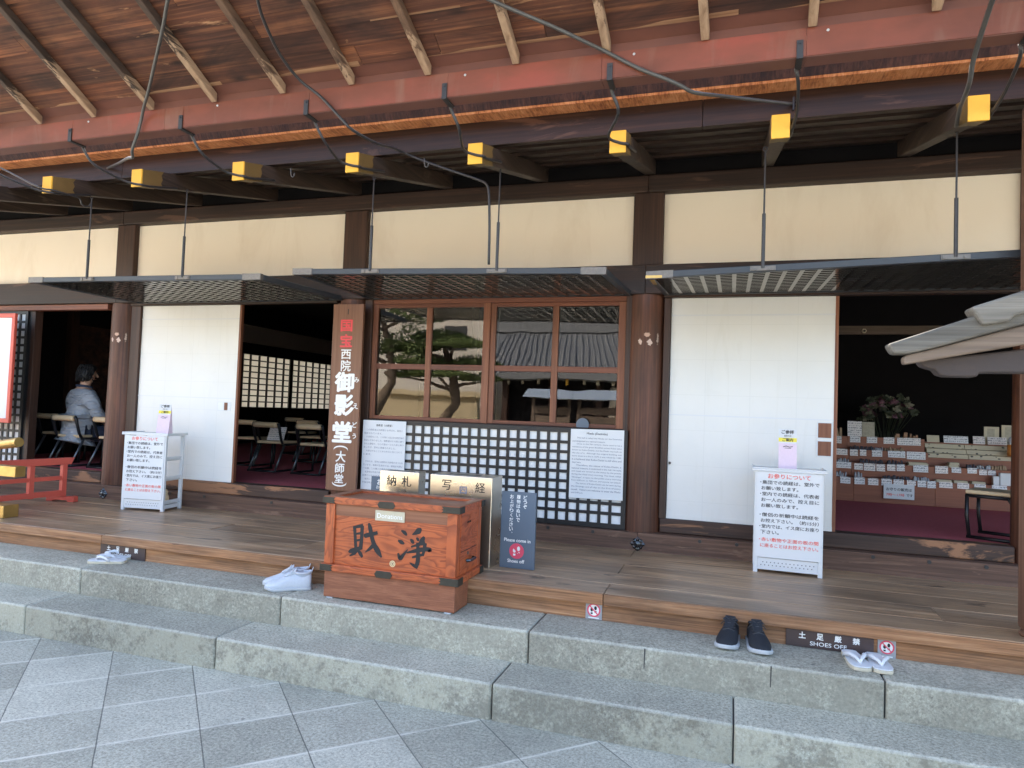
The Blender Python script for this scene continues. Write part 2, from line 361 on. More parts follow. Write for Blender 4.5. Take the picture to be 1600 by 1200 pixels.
def granite(name, base, stain=None, stain_amt=0.0, tile=False):
    n = N(name); o = n.obj(); x, y, z = n.sep(o)
    sp = n.math('MULTIPLY_ADD', n.noise(o, 66, 4, 0.8), 0.70, n.math('MULTIPLY', n.noise(o, 160, 3, 0.7), 0.30)); sp2 = n.voronoi(o, 95, 'Color')
    big = n.noise(o, 1.7, 5, 0.6); mid = n.noise(o, 9, 5, 0.65)
    c = n.ramp(sp, [(0.36, tuple(k*0.42 for k in base)), (0.5, base), (0.64, tuple(min(1, k*1.5) for k in base))])
    t = n.ramp(n.math('MULTIPLY_ADD', big, 0.6, n.math('MULTIPLY', mid, 0.4)), [(0.3, 0.74), (0.7, 1.22)])
    c = n.mix(1.0, c, t, 'MULTIPLY')
    h = sp
    if tile:
        # square slabs laid at 45 degrees to the steps
        k = 1/0.593
        u = n.math('MULTIPLY', n.math('ADD', n.math('ADD', x, y), 0.25), k)
        v = n.math('MULTIPLY', n.math('SUBTRACT', n.math('SUBTRACT', y, x), 5.03), k)
        wob = n.math('MULTIPLY_ADD', n.noise(o, 6, 3, 0.6), 0.016, -0.008)
        u = n.math('ADD', u, wob); v = n.math('ADD', v, wob)
        wn = n.new('ShaderNodeTexWhiteNoise'); n.put(wn.inputs['Vector'], n.comb(n.math('FLOOR', u), n.math('FLOOR', v), 0.0))
        tv = n.math('MULTIPLY_ADD', wn.outputs['Value'], 0.50, 0.74)
        c = n.mix(1.0, c, n.comb(tv, tv, tv), 'MULTIPLY')
        c = n.mix(n.math('MULTIPLY', wn.outputs['Value'], 0.22), c, (0.30,0.275,0.26))
        fu = n.math('ABSOLUTE', n.math('SUBTRACT', n.math('FRACT', n.math('ADD', u, 0.5)), 0.5))
        fv = n.math('ABSOLUTE', n.math('SUBTRACT', n.math('FRACT', n.math('ADD', v, 0.5)), 0.5))
        ju = n.ramp(fu, [(0.003, 1.0), (0.008, 0.0)])
        jv = n.ramp(fv, [(0.008, 1.0), (0.018, 0.0)])
        jv2 = n.ramp(fv, [(0.0, 1.0), (0.05, 0.0)])
        brk = n.ramp(n.noise(o, 3.5, 4, 0.6), [(0.40, 0.25), (0.55, 1.0)])
        c = n.mix(n.math('MULTIPLY', n.math('MULTIPLY', jv2, 0.35), brk), c, (0.66,0.66,0.58))
        c = n.mix(n.math('MULTIPLY', jv, brk), c, (0.66,0.63,0.54))
        c = n.mix(n.math('MULTIPLY', ju, 0.85), c, (0.07,0.07,0.068))
        h = n.math('MULTIPLY_ADD', ju, -3.0, n.math('MULTIPLY_ADD', jv, 0.5, sp))
    if stain:
        nx, ny, nz = n.sep(n.normal())
        vert = n.math('SUBTRACT', 1.0, n.math('ABSOLUTE', nz))
        s1 = n.math('MULTIPLY_ADD', n.noise(o, 55, 3, 0.7), 0.45, n.math('MULTIPLY', n.noise(n.mapping(o, (8, 8, 8)), 1.0, 7, 0.75, 0.4), 0.55))
        s2 = n.noise(n.mapping(o, (1.4, 1.4, 2.2)), 1.0, 4, 0.6)
        m1 = n.ramp(n.math('ADD', s1, n.math('MULTIPLY_ADD', s2, 0.5, -0.25)), [(0.40-0.04*stain_amt, 0.0), (0.60-0.04*stain_amt, 1.0)])
        c = n.mix(n.math('MULTIPLY', n.math('MULTIPLY', m1, vert), 0.75), c, stain)
        m2 = n.ramp(n.math('ADD', n.math('MULTIPLY_ADD', n.noise(o, 48, 3, 0.7), 0.4, n.math('MULTIPLY', n.noise(n.mapping(o, (11, 11, 11), loc=(3,1,2)), 1.0, 7, 0.75), 0.6)), n.math('MULTIPLY_ADD', s2, -0.6, 0.3)), [(0.47, 0.0), (0.60, 1.0)])
        c = n.mix(n.math('MULTIPLY', n.math('MULTIPLY', m2, vert), 0.55*stain_amt), c, (0.115,0.095,0.070))
        top = n.ramp(n.math('SUBTRACT', 1.0, vert), [(0.15, 0.0), (0.5, 1.0), (0.85, 0.0)])  # mask for light painted onto the rounded step nosing
        c = n.mix(n.math('MULTIPLY', top, 0.6), c, (0.56,0.56,0.52))
        sv = n.math('MULTIPLY_ADD', n.island(), 0.25, 0.87)
        c = n.mix(1.0, c, n.comb(sv, sv, sv), 'MULTIPLY')
    dmp = n.ramp(n.noise(o, 0.9, 6, 0.65, 0.8), [(0.50, 0.0), (0.66, 1.0)])
    c = n.mix(n.math('MULTIPLY', dmp, 0.28), c, tuple(k*0.55 for k in base))
    spt = n.ramp(n.voronoi(o, 5.5), [(0.035, 1.0), (0.075, 0.0)])
    spm = n.ramp(n.noise(o, 2.3, 3, 0.5), [(0.52, 0.0), (0.60, 1.0)])
    c = n.mix(n.math('MULTIPLY', n.math('MULTIPLY', spt, spm), 0.6), c, (0.10,0.10,0.095))
    n.bump(h, 0.4, 0.004)
    return n.fin(c, 0.75, 0, 0.35)
M['paving'] = granite('granite paving slabs', (0.47,0.455,0.37), tile=True)
M['step_low'] = granite('mottled granite step', (0.42,0.40,0.32), (0.42,0.385,0.285), 1.0)
M['step_high'] = granite('grey granite step', (0.43,0.405,0.32), (0.30,0.28,0.22), 0.6)
M['mortar'] = paint('dark joint', (0.06,0.055,0.05), 0.9, 0.2)
M['tile_roof'] = paint('grey roof tiles', (0.16,0.165,0.17), 0.6, 0.2, 6, 0.4, 0, 0.4, 12)
M['cream_wall'] = paint('cream render', (0.50,0.40,0.25), 0.85, 0.08, 3)
M['beige_wall'] = paint('beige building render', (0.55,0.50,0.43), 0.85, 0.08, 1)
M['dark_window'] = paint('dark window opening', (0.02,0.022,0.025), 0.3, 0.2)
M['pine_leaf'] = paint('pine needles', (0.13,0.17,0.05), 0.8, 0.6, 3)
M['leaf'] = paint('broad leaves', (0.12,0.16,0.05), 0.8, 0.5, 3)
M['bark'] = paint('tree bark', (0.16,0.115,0.08), 0.9, 0.35, 12, 0.8)
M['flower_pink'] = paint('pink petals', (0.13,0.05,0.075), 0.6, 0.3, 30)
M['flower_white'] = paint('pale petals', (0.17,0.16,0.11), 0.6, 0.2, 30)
M['dim_leaf'] = paint('dimmed flower leaves', (0.028,0.036,0.016), 0.6, 0.4, 20)  # the dark room's dimness is put into these petal and leaf colours
M['blue_roof'] = paint('blue grey sheet roof', (0.30,0.36,0.44), 0.5, 0.1, 3)

# ------------------------------------------------------------------ mesh helpers
class MB:
    """collects shapes; build() links them as ONE mesh object"""
    def __init__(s): s.v = []; s.f = []
    def add(s, vs, fs):
        k = len(s.v); s.v += [Vector(p) for p in vs]; s.f += [tuple(i+k for i in f) for f in fs]; return s
    def box(s, x0, x1, y0, y1, z0, z1):
        return s.add([(x0,y0,z0),(x1,y0,z0),(x1,y1,z0),(x0,y1,z0),(x0,y0,z1),(x1,y0,z1),(x1,y1,z1),(x0,y1,z1)],
                     [(0,3,2,1),(4,5,6,7),(0,1,5,4),(1,2,6,5),(2,3,7,6),(3,0,4,7)])
    def hexa(s, p):   # eight corners, same order as box
        return s.add(p, [(0,3,2,1),(4,5,6,7),(0,1,5,4),(1,2,6,5),(2,3,7,6),(3,0,4,7)])
    def prism(s, poly, plane, a, b):   # 2D outline extruded along the remaining axis from a to b
        def P(u, v, t): return {'xz': (u, t, v), 'yz': (t, u, v), 'xy': (u, v, t)}[plane]
        n = len(poly)
        vs = [P(u, v, a) for u, v in poly] + [P(u, v, b) for u, v in poly]
        return s.add(vs, [tuple(range(n)), tuple(reversed(range(n, 2*n)))] + [(i, i+n, (i+1) % n + n, (i+1) % n) for i in range(n)])
    def tube(s, path, r, n=8, cap=True, flat=None):
        path = [Vector(p) for p in path]; rs = r if isinstance(r, (list, tuple)) else [r]*len(path)
        rings = []; prev = None
        for i, p in enumerate(path):
            t = (path[min(i+1, len(path)-1)] - path[max(i-1, 0)]).normalized()
            a = prev - t*prev.dot(t) if prev is not None else (Vector((0,0,1)) if abs(t.z) < 0.9 else Vector((1,0,0)))
            a = (a - t*a.dot(t)).normalized(); b = t.cross(a); prev = a
            f = flat if flat else 1.0
            rings.append([p + (a*math.cos(2*math.pi*j/n) + b*math.sin(2*math.pi*j/n)*f)*rs[i] for j in range(n)])
        vs = [q for rg in rings for q in rg]; fs = []
        for i in range(len(rings)-1):
            for j in range(n): fs.append((i*n+j, i*n+(j+1) % n, (i+1)*n+(j+1) % n, (i+1)*n+j))
        if cap: fs += [tuple(reversed(range(n))), tuple(range((len(rings)-1)*n, len(rings)*n))]
        return s.add(vs, fs)
    @staticmethod
    def curve(path, k=5):      # Catmull-Rom through the points
        st = [Vector(p) for p in path]; out = []
        for i in range(len(st)-1):
            p0, p1, p2, p3 = (st[max(0, min(len(st)-1, i+j))] for j in (-1, 0, 1, 2))
            for q in range(k):
                t = q/k; out.append(0.5*((2*p1)+(p2-p0)*t+(2*p0-5*p1+4*p2-p3)*t*t+(3*p1-p0-3*p2+p3)*t**3))
        return out + [st[-1]]
    def cyl(s, a, b, r, n=16, r2=None): return s.tube([a, b], [r, r if r2 is None else r2], n)
    def lathe(s, prof, c, n=20):
        vs = []; fs = []
        for r, z in prof:
            for j in range(n): vs.append((c[0]+r*math.cos(2*math.pi*j/n), c[1]+r*math.sin(2*math.pi*j/n), c[2]+z))
        for i in range(len(prof)-1):
            for j in range(n): fs.append((i*n+j, i*n+(j+1) % n, (i+1)*n+(j+1) % n, (i+1)*n+j))
        fs += [tuple(reversed(range(n))), tuple(range((len(prof)-1)*n, len(prof)*n))]
        return s.add(vs, fs)
    def disc_y(s, cx, y, cz, r, t=0.002, n=24, r_in=0.0):   # a flat disc or ring facing -y
        if r_in == 0: return s.cyl((cx, y, cz), (cx, y+t, cz), r, n)
        vs = []; fs = []
        for rr in (r, r_in):
            for yy in (y, y+t):
                for j in range(n): vs.append((cx+rr*math.cos(2*math.pi*j/n), yy, cz+rr*math.sin(2*math.pi*j/n)))
        for j in range(n):
            k = (j+1) % n
            fs += [(j, k, 2*n+k, 2*n+j), (n+j, 3*n+j, 3*n+k, n+k), (j, n+j, n+k, k), (2*n+j, 2*n+k, 3*n+k, 3*n+j)]
        return s.add(vs, fs)
    def loft(s, rings, cap=True):
        n = len(rings[0]); vs = [q for rg in rings for q in rg]; fs = []
        for i in range(len(rings)-1):
            for j in range(n): fs.append((i*n+j, i*n+(j+1) % n, (i+1)*n+(j+1) % n, (i+1)*n+j))
        if cap: fs += [tuple(reversed(range(n))), tuple(range((len(rings)-1)*n, len(rings)*n))]
        return s.add(vs, fs)
    def xf(s, m): s.v = [m @ p for p in s.v]; return s
    def build(s, name, mat, parent=None, origin=None, smooth=False, bevel=0.0, seg=2, sub=0):
        me = bpy.data.meshes.new(name)
        base = Vector(parent['_w']) if parent is not None else Vector((0,0,0))
        org = Vector(origin) if origin is not None else base
        me.from_pydata([p - org for p in s.v], [], s.f)
        bm = bmesh.new(); bm.from_mesh(me); bmesh.ops.recalc_face_normals(bm, faces=bm.faces); bm.to_mesh(me); bm.free()
        me.materials.append(M[mat])
        if smooth:
            for p in me.polygons: p.use_smooth = True
        o = bpy.data.objects.new(name, me); COL.objects.link(o)
        o['_w'] = tuple(org)
        if parent is not None: o.parent = parent
        o.location = org - base
        if bevel:
            md = o.modifiers.new('bevel', 'BEVEL'); md.width = bevel; md.segments = seg; md.limit_method = 'ANGLE'; md.angle_limit = R(35)
            if smooth is False and seg > 1:
                for p in me.polygons: p.use_smooth = False
        if sub:
            md = o.modifiers.new('sub', 'SUBSURF'); md.levels = sub; md.render_levels = sub
        return o

def tag(o, label=None, cat=None, group=None, kind=None):
    if label: o['label'] = label
    if cat: o['category'] = cat
    if group: o['group'] = group
    if kind: o['kind'] = kind
    return o
def thing(name, label, cat, loc=(0,0,0), group=None):
    o = bpy.data.objects.new(name, None); COL.objects.link(o); o.location = loc; o['_w'] = tuple(loc); o.empty_display_size = 0.1
    return tag(o, label, cat, group)
def copy_tree(o, parent=None, root=True):
    c = o.copy(); COL.objects.link(c)
    if parent is not None: c.parent = parent
    for ch in list(o.children): copy_tree(ch, c, False)
    return c
def bx(name, mat, parent, x0, x1, y0, y1, z0, z1, bevel=0.0, origin=None, seg=2):
    return MB().box(x0, x1, y0, y1, z0, z1).build(name, mat, parent, origin, bevel=bevel, seg=seg)

# ---- lettering: flat raised text standing on a surface that faces -y
_tc = bpy.data.curves.new('lettering_curve', 'FONT'); _to = bpy.data.objects.new('lettering_curve', _tc); COL.objects.link(_to)
def glyphs(body):
    _tc.body = body; _tc.size = 1.0; _tc.resolution_u = 3; _tc.align_x = 'LEFT'
    bpy.context.view_layer.update()
    ev = _to.evaluated_get(bpy.context.evaluated_depsgraph_get())
    me = bpy.data.meshes.new_from_object(ev)
    vs = [v.co.copy() for v in me.vertices]; fs = [tuple(p.vertices) for p in me.polygons]
    bpy.data.meshes.remove(me)
    return vs, fs
def put_text(mb, body, y, cx=None, cz=0.0, h=None, w=None, bold=0.0, left=None, shear=0.0, em=None):
    """fit a string so its ink is h high and/or w wide, centred on cx,cz (or starting at left); em = scale straight from the type size.
    bold thickens the strokes with shifted copies, each a hair in front of the last"""
    vs, fs = glyphs(body)
    if not vs: return
    x0, x1 = min(v.x for v in vs), max(v.x for v in vs); z0, z1 = min(v.y for v in vs), max(v.y for v in vs)
    if em: sx = sz = em
    else:
        sz = h/(z1-z0+2*bold) if h else w/(x1-x0+2*bold)
        sx = w/(x1-x0+2*bold) if w else sz
    ox = (cx - (x0+x1)/2*sx) if left is None else left - x0*sx
    oz = cz - ((z0+z1)/2*sz if em is None else 0.35*sz)
    offs = [(0, 0)]
    if bold:
        n = 10 if bold > 0.025 else (6 if bold > 0.014 else 3)
        offs += [(bold*math.cos(2*math.pi*k/n), bold*math.sin(2*math.pi*k/n)) for k in range(n)]
    for k, (dx, dz) in enumerate(offs):
        mb.add([(ox + (v.x+dx)*sx + shear*(v.y-z0)*sz, y - 0.00006*k, oz + (v.y+dz)*sz) for v in vs], fs)

# ------------------------------------------------------------------ ground and steps
g = MB(); g.add([(-150,-200,0),(150,-200,0),(150,60,0),(-150,60,0)], [(0,1,2,3)])
tag(g.build('ground', 'paving'), kind='structure', label='grey granite slab paving laid diagonally in front of the steps')
def steps(name, mat, joints, y0, y1, z0, z1, label):
    mb = MB(); gap = 0.003
    for a, b in zip(joints[:-1], joints[1:]): mb.box(a+gap, b-gap, y0, y1, z0, z1)
    o = mb.build(name, mat, bevel=0.014, seg=3)
    for p in o.data.polygons: p.use_smooth = False
    tag(o, label, kind='structure')
    bed = MB().box(joints[0], joints[-1], y0+0.02, y1-0.01, z0, z1-0.012).build('step_bedding', 'mortar')
    tag(bed, kind='structure')
steps('stone_step_low', 'step_low', [-13.2,-11.4,-9.6,-7.9,-6.1,-4.287,-2.795,-1.108,0.042,1.75,3.3,5.0,7.0], 3.288, 3.66, -0.15, 0.183, 'lower granite step, mottled with pale and brown stains')
steps('stone_step_high', 'step_high', [-13.0,-11.2,-9.3,-7.5,-5.9,-4.212,-2.6,-1.018,0.71,2.3,4.1,6.5], 3.609, 4.1, 0.05, 0.359, 'upper granite step directly below the wooden veranda')
# the shoes stand at the foot of the veranda; short crack marks on the upper riser
ck = MB()
for cx, zt, ln in ((-0.395, 0.352, 0.10), (0.212, 0.352, 0.10)):
    ck.prism([(cx-0.003, zt-ln), (cx+0.001, zt-ln), (cx+0.004, zt), (cx-0.002, zt)], 'xz', 3.6075, 3.612)
tag(ck.build('step_crack', 'mortar'), kind='structure')

# ------------------------------------------------------------------ veranda
ver = thing('veranda', 'weathered grey brown plank veranda running along the whole hall front', 'veranda', (-1, 4.6, 0.36))
deck = MB(); rng = random.Random(3)
ys = [3.935, 4.19, 4.47, 4.76, 5.03, 5.32]
cuts = {0: [-12.0,-8.1,-4.4,-0.672,3.1,6.5], 1: [-12.0,-6.6,-2.9,1.1,6.5], 2: [-12.0,-7.4,-3.9,-0.672,3.1,6.5], 3: [-12.0,-6.0,-2.2,2.0,6.5], 4: [-12.0,-7.9,-4.4,-0.672,3.1,6.5]}
for i in range(5):
    for a, b in zip(cuts[i][:-1], cuts[i][1:]):
        deck.box(a+0.0015, b-0.0015, ys[i]+(0.0 if i else 0.012), ys[i+1]-0.0025, 0.462, 0.520+rng.uniform(-0.0012, 0.0012))
deck.build('plank_floor', 'deck', ver, bevel=0.004, seg=1)
lip = MB()
for a, b in zip(cuts[0][:-1], cuts[0][1:]): lip.box(a+0.0015, b-0.0015, 3.925, 3.9455, 0.455, 0.5185)
lip.build('floor_nosing', 'deck_edge', ver, bevel=0.006)
fa = MB()
for a, b in zip([-12,-6.8,-2.0,2.6], [-6.8,-2.0,2.6,6.5]): fa.box(a+0.001, b-0.001, 3.965, 4.02, 0.355, 0.453)
fa.build('edge_board', 'deck_edge', ver, bevel=0.004)
bx('under_floor', 'black_matte', ver, -12, 6.5, 4.03, 5.31, 0.30, 0.455)
# sill beam at the back of the veranda, with black flower-shaped nail covers
sb = MB()
for a, b in zip([-12,-8.6,-5.93,-3.27,-0.6555,1.96,4.6], [-8.6,-5.93,-3.27,-0.6555,1.96,4.6,6.5]): sb.box(a, b-0.0015, 5.285, 5.40, 0.50, 0.655)
sill_beam_mb = sb

# ------------------------------------------------------------------ the hall
hall = thing('temple_hall', 'long timber temple hall with cream plaster bands, white sliding doors and hanging lattice shutters', 'temple hall', (-1, 5.4, 0.5))
sill_beam_mb.build('sill_beam', 'sill', hall, bevel=0.006)
PX = [-8.6, -5.935, -3.27, -0.655, 1.96, 4.6]
for px in PX:
    pb = MB(); prof = []
    pb.tube([(px, 5.45, 0.655), (px, 5.45, 2.60)], [0.150, 0.138], 28)
    po = pb.build('pillar', 'pillar', hall, origin=(px, 5.45, 0.655), smooth=True)
    md = po.modifiers.new('split', 'EDGE_SPLIT'); md.split_angle = R(40)
    bx('upper_pillar', 'hall_dark_z', hall, px-0.118, px+0.118, 5.375, 5.58, 2.6, 3.42, bevel=0.014)
for px in (-5.935, -0.655):
    nc = MB()
    nc.lathe([(0.030, 0.0), (0.030, 0.004), (0.022, 0.012), (0.010, 0.017), (0.003, 0.019)], (0,0,0), 16)
    for k in range(8):
        a = k*math.pi/4
        L = 0.058 if k % 2 == 0 else 0.048
        m = Matrix.Rotation(a, 4, 'Z')
        nc.add([m @ Vector(p) for p in ((0.018,-0.013,0.001),(0.040,-0.020,0.001),(L,0,0.001),(0.040,0.020,0.001),(0.018,0.013,0.001),(0.035,0,0.013))], [(0,1,5),(1,2,5),(2,3,5),(3,4,5),(4,0,5),(0,4,3,2,1)])
    nc.xf(Matrix.Translation((px+0.0, 5.284, 0.570)) @ Matrix.Rotation(R(90), 4, 'X'))
    nc.build('nail_cover', 'black_lacquer', hall)
# small iron nail caps along the sill
for x in (-1.36, -1.0, -0.2, 0.06, 0.62, 0.95, 1.29, 1.62, -4.7, -3.95, -5.1):
    MB().cyl((x, 5.285, 0.632), (x, 5.279, 0.632), 0.013, 10).build('nail_cap', 'iron', hall)
# lintel band, plaster band, wall plate
for a, b in zip(PX[:-1], PX[1:]):
    bx('plaster_panel', 'plaster', hall, a+0.1185, b-0.1185, 5.43, 5.50, 2.70, 3.295)
for a, b in ((-12.5, -5.935), (-5.935, -0.655), (-0.655, 6.5)):
    bx('lintel_beam', 'hall_dark', hall, a, b-0.0015, 5.300, 5.372, 2.485, 2.712, bevel=0.006)
    bx('wall_plate', 'hall_dark', hall, a, b-0.0015, 5.335, 5.60, 3.292, 3.425, bevel=0.008)
bx('plaster_panel', 'plaster', hall, -12.5, -8.72, 5.43, 5.50, 2.70, 3.295)
bx('head_rail', 'sash_x', hall, -8.45, -6.075, 5.335, 5.42, 2.425, 2.483, bevel=0.004)
bx('head_rail', 'hall_dark', hall, -5.79, -3.41, 5.345, 5.42, 2.462, 2.483)
bx('head_rail', 'hall_dark', hall, -0.515, 1.82, 5.345, 5.42, 2.462, 2.483)
# thresholds
for a, b in ((-8.45, -6.085), (-5.785, -3.42), (-0.505, 1.81)):
    bx('threshold', 'threshold', hall, a, b, 5.375, 5.50, 0.657, 0.765, bevel=0.008)
# door jambs
for a, b in ((-5.80, -5.683), (-3.415, -3.375), (-0.512, -0.462), (-7.165, -7.115)):
    bx('door_jamb', 'hall_dark_z', hall, a, b, 5.372, 5.46, 0.765, 2.462, bevel=0.004)

# white sliding doors
def sliding_door(x0, x1, hikite):
    dp = bx('sliding_door', 'door_paper', hall, x0, x1-0.022, 5.398, 5.428, 0.766, 2.462, bevel=0.003)
    bx('door_edge', 'sash', dp, x1-0.022, x1, 5.396, 5.430, 0.766, 2.462)
    bx('bottom_rail', 'door_paper', dp, x0, x1-0.022, 5.394, 5.398, 0.766, 0.80)
    seam = MB().box(x0, x1-0.022, 5.3955, 5.398, 2.322, 2.334)
    seam.box(x0, x1-0.022, 5.3955, 5.398, 1.556, 1.566)
    seam.build('cross_seam', 'paper', dp)
    return dp
dl = sliding_door(-5.682, -4.476, 0)
fr = bx('pull_plate', 'white_plastic', dl, -4.700, -4.545, 5.3945, 5.3975, 1.443, 1.528)
bx('pull_recess', 'lattice_paper', dl, -4.694, -4.627, 5.3915, 5.3943, 1.449, 1.522)
bx('pull_recess', 'sash', dl, -4.620, -4.584, 5.3915, 5.3943, 1.449, 1.522)
dr = sliding_door(-0.459, 0.725, 0)
for z0, z1 in ((1.432, 1.538), (1.302, 1.406)):
    bx('pull_recess', 'sash', dr, 0.600, 0.688, 5.392, 5.3975, z0, z1, bevel=0.002)
    fm = MB().box(0.592,0.600,5.390,5.3975,z0-0.008,z1+0.008).box(0.688,0.696,5.390,5.3975,z0-0.008,z1+0.008).box(0.600,0.688,5.390,5.3975,z1,z1+0.008).box(0.600,0.688,5.390,5.3975,z0-0.008,z0)
    fm.build('pull_frame', 'white_plastic', dr)
for x, z in ((-0.44, 1.19),): MB().cyl((x, 5.372, z), (x, 5.384, z), 0.01, 8).build('nail_cap', 'iron', hall)

# window bay: two sashes of two by two panes
bx('window_post', 'hall_dark_z', hall, -3.128, -3.052, 5.36, 5.47, 0.657, 2.484, bevel=0.004)
bx('window_post', 'hall_dark_z', hall, -0.805, -0.752, 5.36, 5.47, 0.657, 2.484, bevel=0.004)
bx('window_head', 'sash_x', hall, -3.052, -0.805, 5.375, 5.47, 2.445, 2.484, bevel=0.003)
bx('window_sill', 'hall_dark', hall, -3.052, -0.805, 5.375, 5.47, 1.375, 1.432, bevel=0.003)
for xa, xb, st in ((-3.052, -1.946, 5.385), (-1.946, -0.805, 5.398)):
    sh = MB().box(xa, xa+0.048, st, st+0.03, 1.432, 2.445).build('window_sash', 'sash', hall, bevel=0.003)
    b2 = MB().box(xb-0.062, xb-0.0005, st, st+0.03, 1.432, 2.445); b2.build('stile', 'sash', sh, bevel=0.003)
    xm = (xa+0.048+xb-0.062)/2
    MB().box(xm-0.026, xm+0.026, st+0.0005, st+0.03, 1.462, 2.412).build('glazing_bar', 'sash', sh, bevel=0.003)
    for z0, z1 in ((2.412, 2.445), (1.432, 1.462)):
        MB().box(xa+0.048, xb-0.062, st, st+0.03, z0, z1).build('rail', 'sash_x', sh, bevel=0.003)
    for u0, u1 in ((xa+0.048, xm-0.026), (xm+0.026, xb-0.062)):
        MB().box(u0, u1, st+0.002, st+0.028, 1.872, 1.919).build('rail', 'sash_x', sh, bevel=0.003)
        for z0, z1 in ((1.462, 1.872), (1.919, 2.412)):
            MB().add([(u0,st+0.016,z0),(u1,st+0.016,z0),(u1,st+0.016,z1),(u0,st+0.016,z1)], [(0,1,2,3)]).build('pane', 'glass', sh)
# lattice wainscot under the window: white paper behind square black bars
def lattice(name, x0, x1, z0, z1, y, nx, nz, bar, fw, parent, depth=0.03):
    m = MB(); iw = (x1-x0-2*fw); ih = (z1-z0-2*fw)
    m.box(x0, x0+fw, y-0.004, y+depth, z0, z1).box(x1-fw, x1, y-0.004, y+depth, z0, z1)
    m.box(x0+fw, x1-fw, y-0.004, y+depth, z1-fw, z1).box(x0+fw, x1-fw, y-0.004, y+depth, z0, z0+fw)
    for i in range(1, nx):
        x = x0+fw+iw*i/nx; m.box(x-bar/2, x+bar/2, y, y+depth*0.8, z0+fw, z1-fw)
    for j in range(1, nz):
        z = z0+fw+ih*j/nz; m.box(x0+fw, x1-fw, y+0.0015, y+depth*0.78, z-bar/2, z+bar/2)
    o = m.build(name, 'black_matte', parent)
    bx('backing_paper', 'lattice_paper', o, x0+0.01, x1-0.01, y+depth*0.80+0.001, y+depth*0.8+0.008, z0+0.01, z1-0.01)
    return o
lattice('lattice_wainscot', -3.050, -0.760, 0.660, 1.424, 5.330, 26, 9, 0.024, 0.036, hall, 0.014)
lattice('lattice_door', -8.44, -7.205, 0.767, 2.424, 5.36, 14, 19, 0.026, 0.034, hall, 0.014)
bx('door_jamb', 'black_matte', hall, -7.204, -7.166, 5.375, 5.46, 0.767, 2.424)
rs = MB().disc_y(-1.13, 5.383, 1.455, 0.052, 0.002); rs.build('window_sticker', 'slate', hall)

# hanging lattice shutters held out level by iron rods
def shutter(x0, x1, zl, zr, rods, extra=None):
    y0, y1 = 4.20, 5.335; zi = 2.475; fw = 0.042; th = 0.040
    def z(x, y): t = (x-x0)/(x1-x0); zo = zl+(zr-zl)*t; return zo + (zi-zo)*(y-y0)/(y1-y0)
    def slab(m, xa, xb, ya, yb, d0, d1):
        m.hexa([(xa,ya,z(xa,ya)+d0),(xb,ya,z(xb,ya)+d0),(xb,yb,z(xb,yb)+d0),(xa,yb,z(xa,yb)+d0),(xa,ya,z(xa,ya)+d1),(xb,ya,z(xb,ya)+d1),(xb,yb,z(xb,yb)+d1),(xa,yb,z(xa,yb)+d1)])
    f = MB(); slab(f, x0, x1, y0, y0+fw, 0, th); slab(f, x0, x1, y1-fw, y1, 0, th); slab(f, x0, x0+fw, y0+fw, y1-fw, 0, th); slab(f, x1-fw, x1, y0+fw, y1-fw, 0, th)
    root = f.build('lattice_shutter', 'awning_frame', hall, bevel=0.003, seg=1)
    l = MB(); nx = int(round((x1-x0-2*fw)/0.0935)); ny = 14
    for i in range(1, nx):
        x = x0+fw+(x1-x0-2*fw)*i/nx; slab(l, x-0.0125, x+0.0125, y0+fw, y1-fw, 0.002, 0.026)
    for j in range(1, ny):
        y = y0+fw+(y1-y0-2*fw)*j/ny; slab(l, x0+fw, x1-fw, y-0.0125, y+0.0125, 0.004, 0.024)
    l.build('lattice_bars', 'lattice_bars', root)
    bd = MB(); slab(bd, x0+0.01, x1-0.01, y0+0.01, y1-0.01, 0.028, 0.034); bd.build('backing_board', 'awning_board', root)
    for xa in (x0-0.002, x1-0.16):
        c = MB(); slab(c, xa, xa+0.162, y0-0.003, y0+0.03, -0.003, th+0.003); c.build('corner_fitting', 'fitting', root)
    for rx, ztop in rods:
        zb = z(rx, y0)
        q = MB().tube([(rx, y0-0.004, zb+0.02), (rx, y0-0.004, zb+0.34)], 0.0105, 8).tube([(rx, y0-0.004, zb+0.34), (rx, y0-0.002, ztop)], 0.0052, 6)
        q.tube([(rx+0.010*math.sin(a), y0-0.002, ztop+0.012-0.012*math.cos(a)) for a in [k*math.pi/5 for k in range(11)]], 0.004, 6)
        q.build('hanging_rod', 'iron', root)
        MB().box(rx-0.07, rx+0.07, y0-0.007, y0-0.0005, zb+0.006, zb+0.034).build('rod_fitting', 'fitting', root, bevel=0.002)
        k = MB()
        for sx in (-0.035, 0.035): k.lathe([(0.012,0),(0.012,0.004),(0.005,0.009)], (0,0,0), 10)
        k = MB().cyl((rx-0.05, y0-0.007, zb+0.02), (rx-0.05, y0-0.012, zb+0.02), 0.013, 10).cyl((rx+0.05, y0-0.007, zb+0.02), (rx+0.05, y0-0.012, zb+0.02), 0.013, 10)
        k.build('rivet', 'fitting', root)
    return root
shutter(-5.665, -3.335, 2.478, 2.448, [(-5.018, 3.15), (-4.051, 3.14)])
shutter(-3.055, -0.765, 2.478, 2.420, [(-2.422, 3.13), (-1.486, 3.17)])
s3 = shutter(-0.515, 1.83, 2.385, 2.465, [(0.155, 3.12), (1.13, 3.14)])
MB().box(-0.519, -0.420, 4.1955, 4.2, 2.386, 2.402).build('gilt_corner', 'gold', s3)
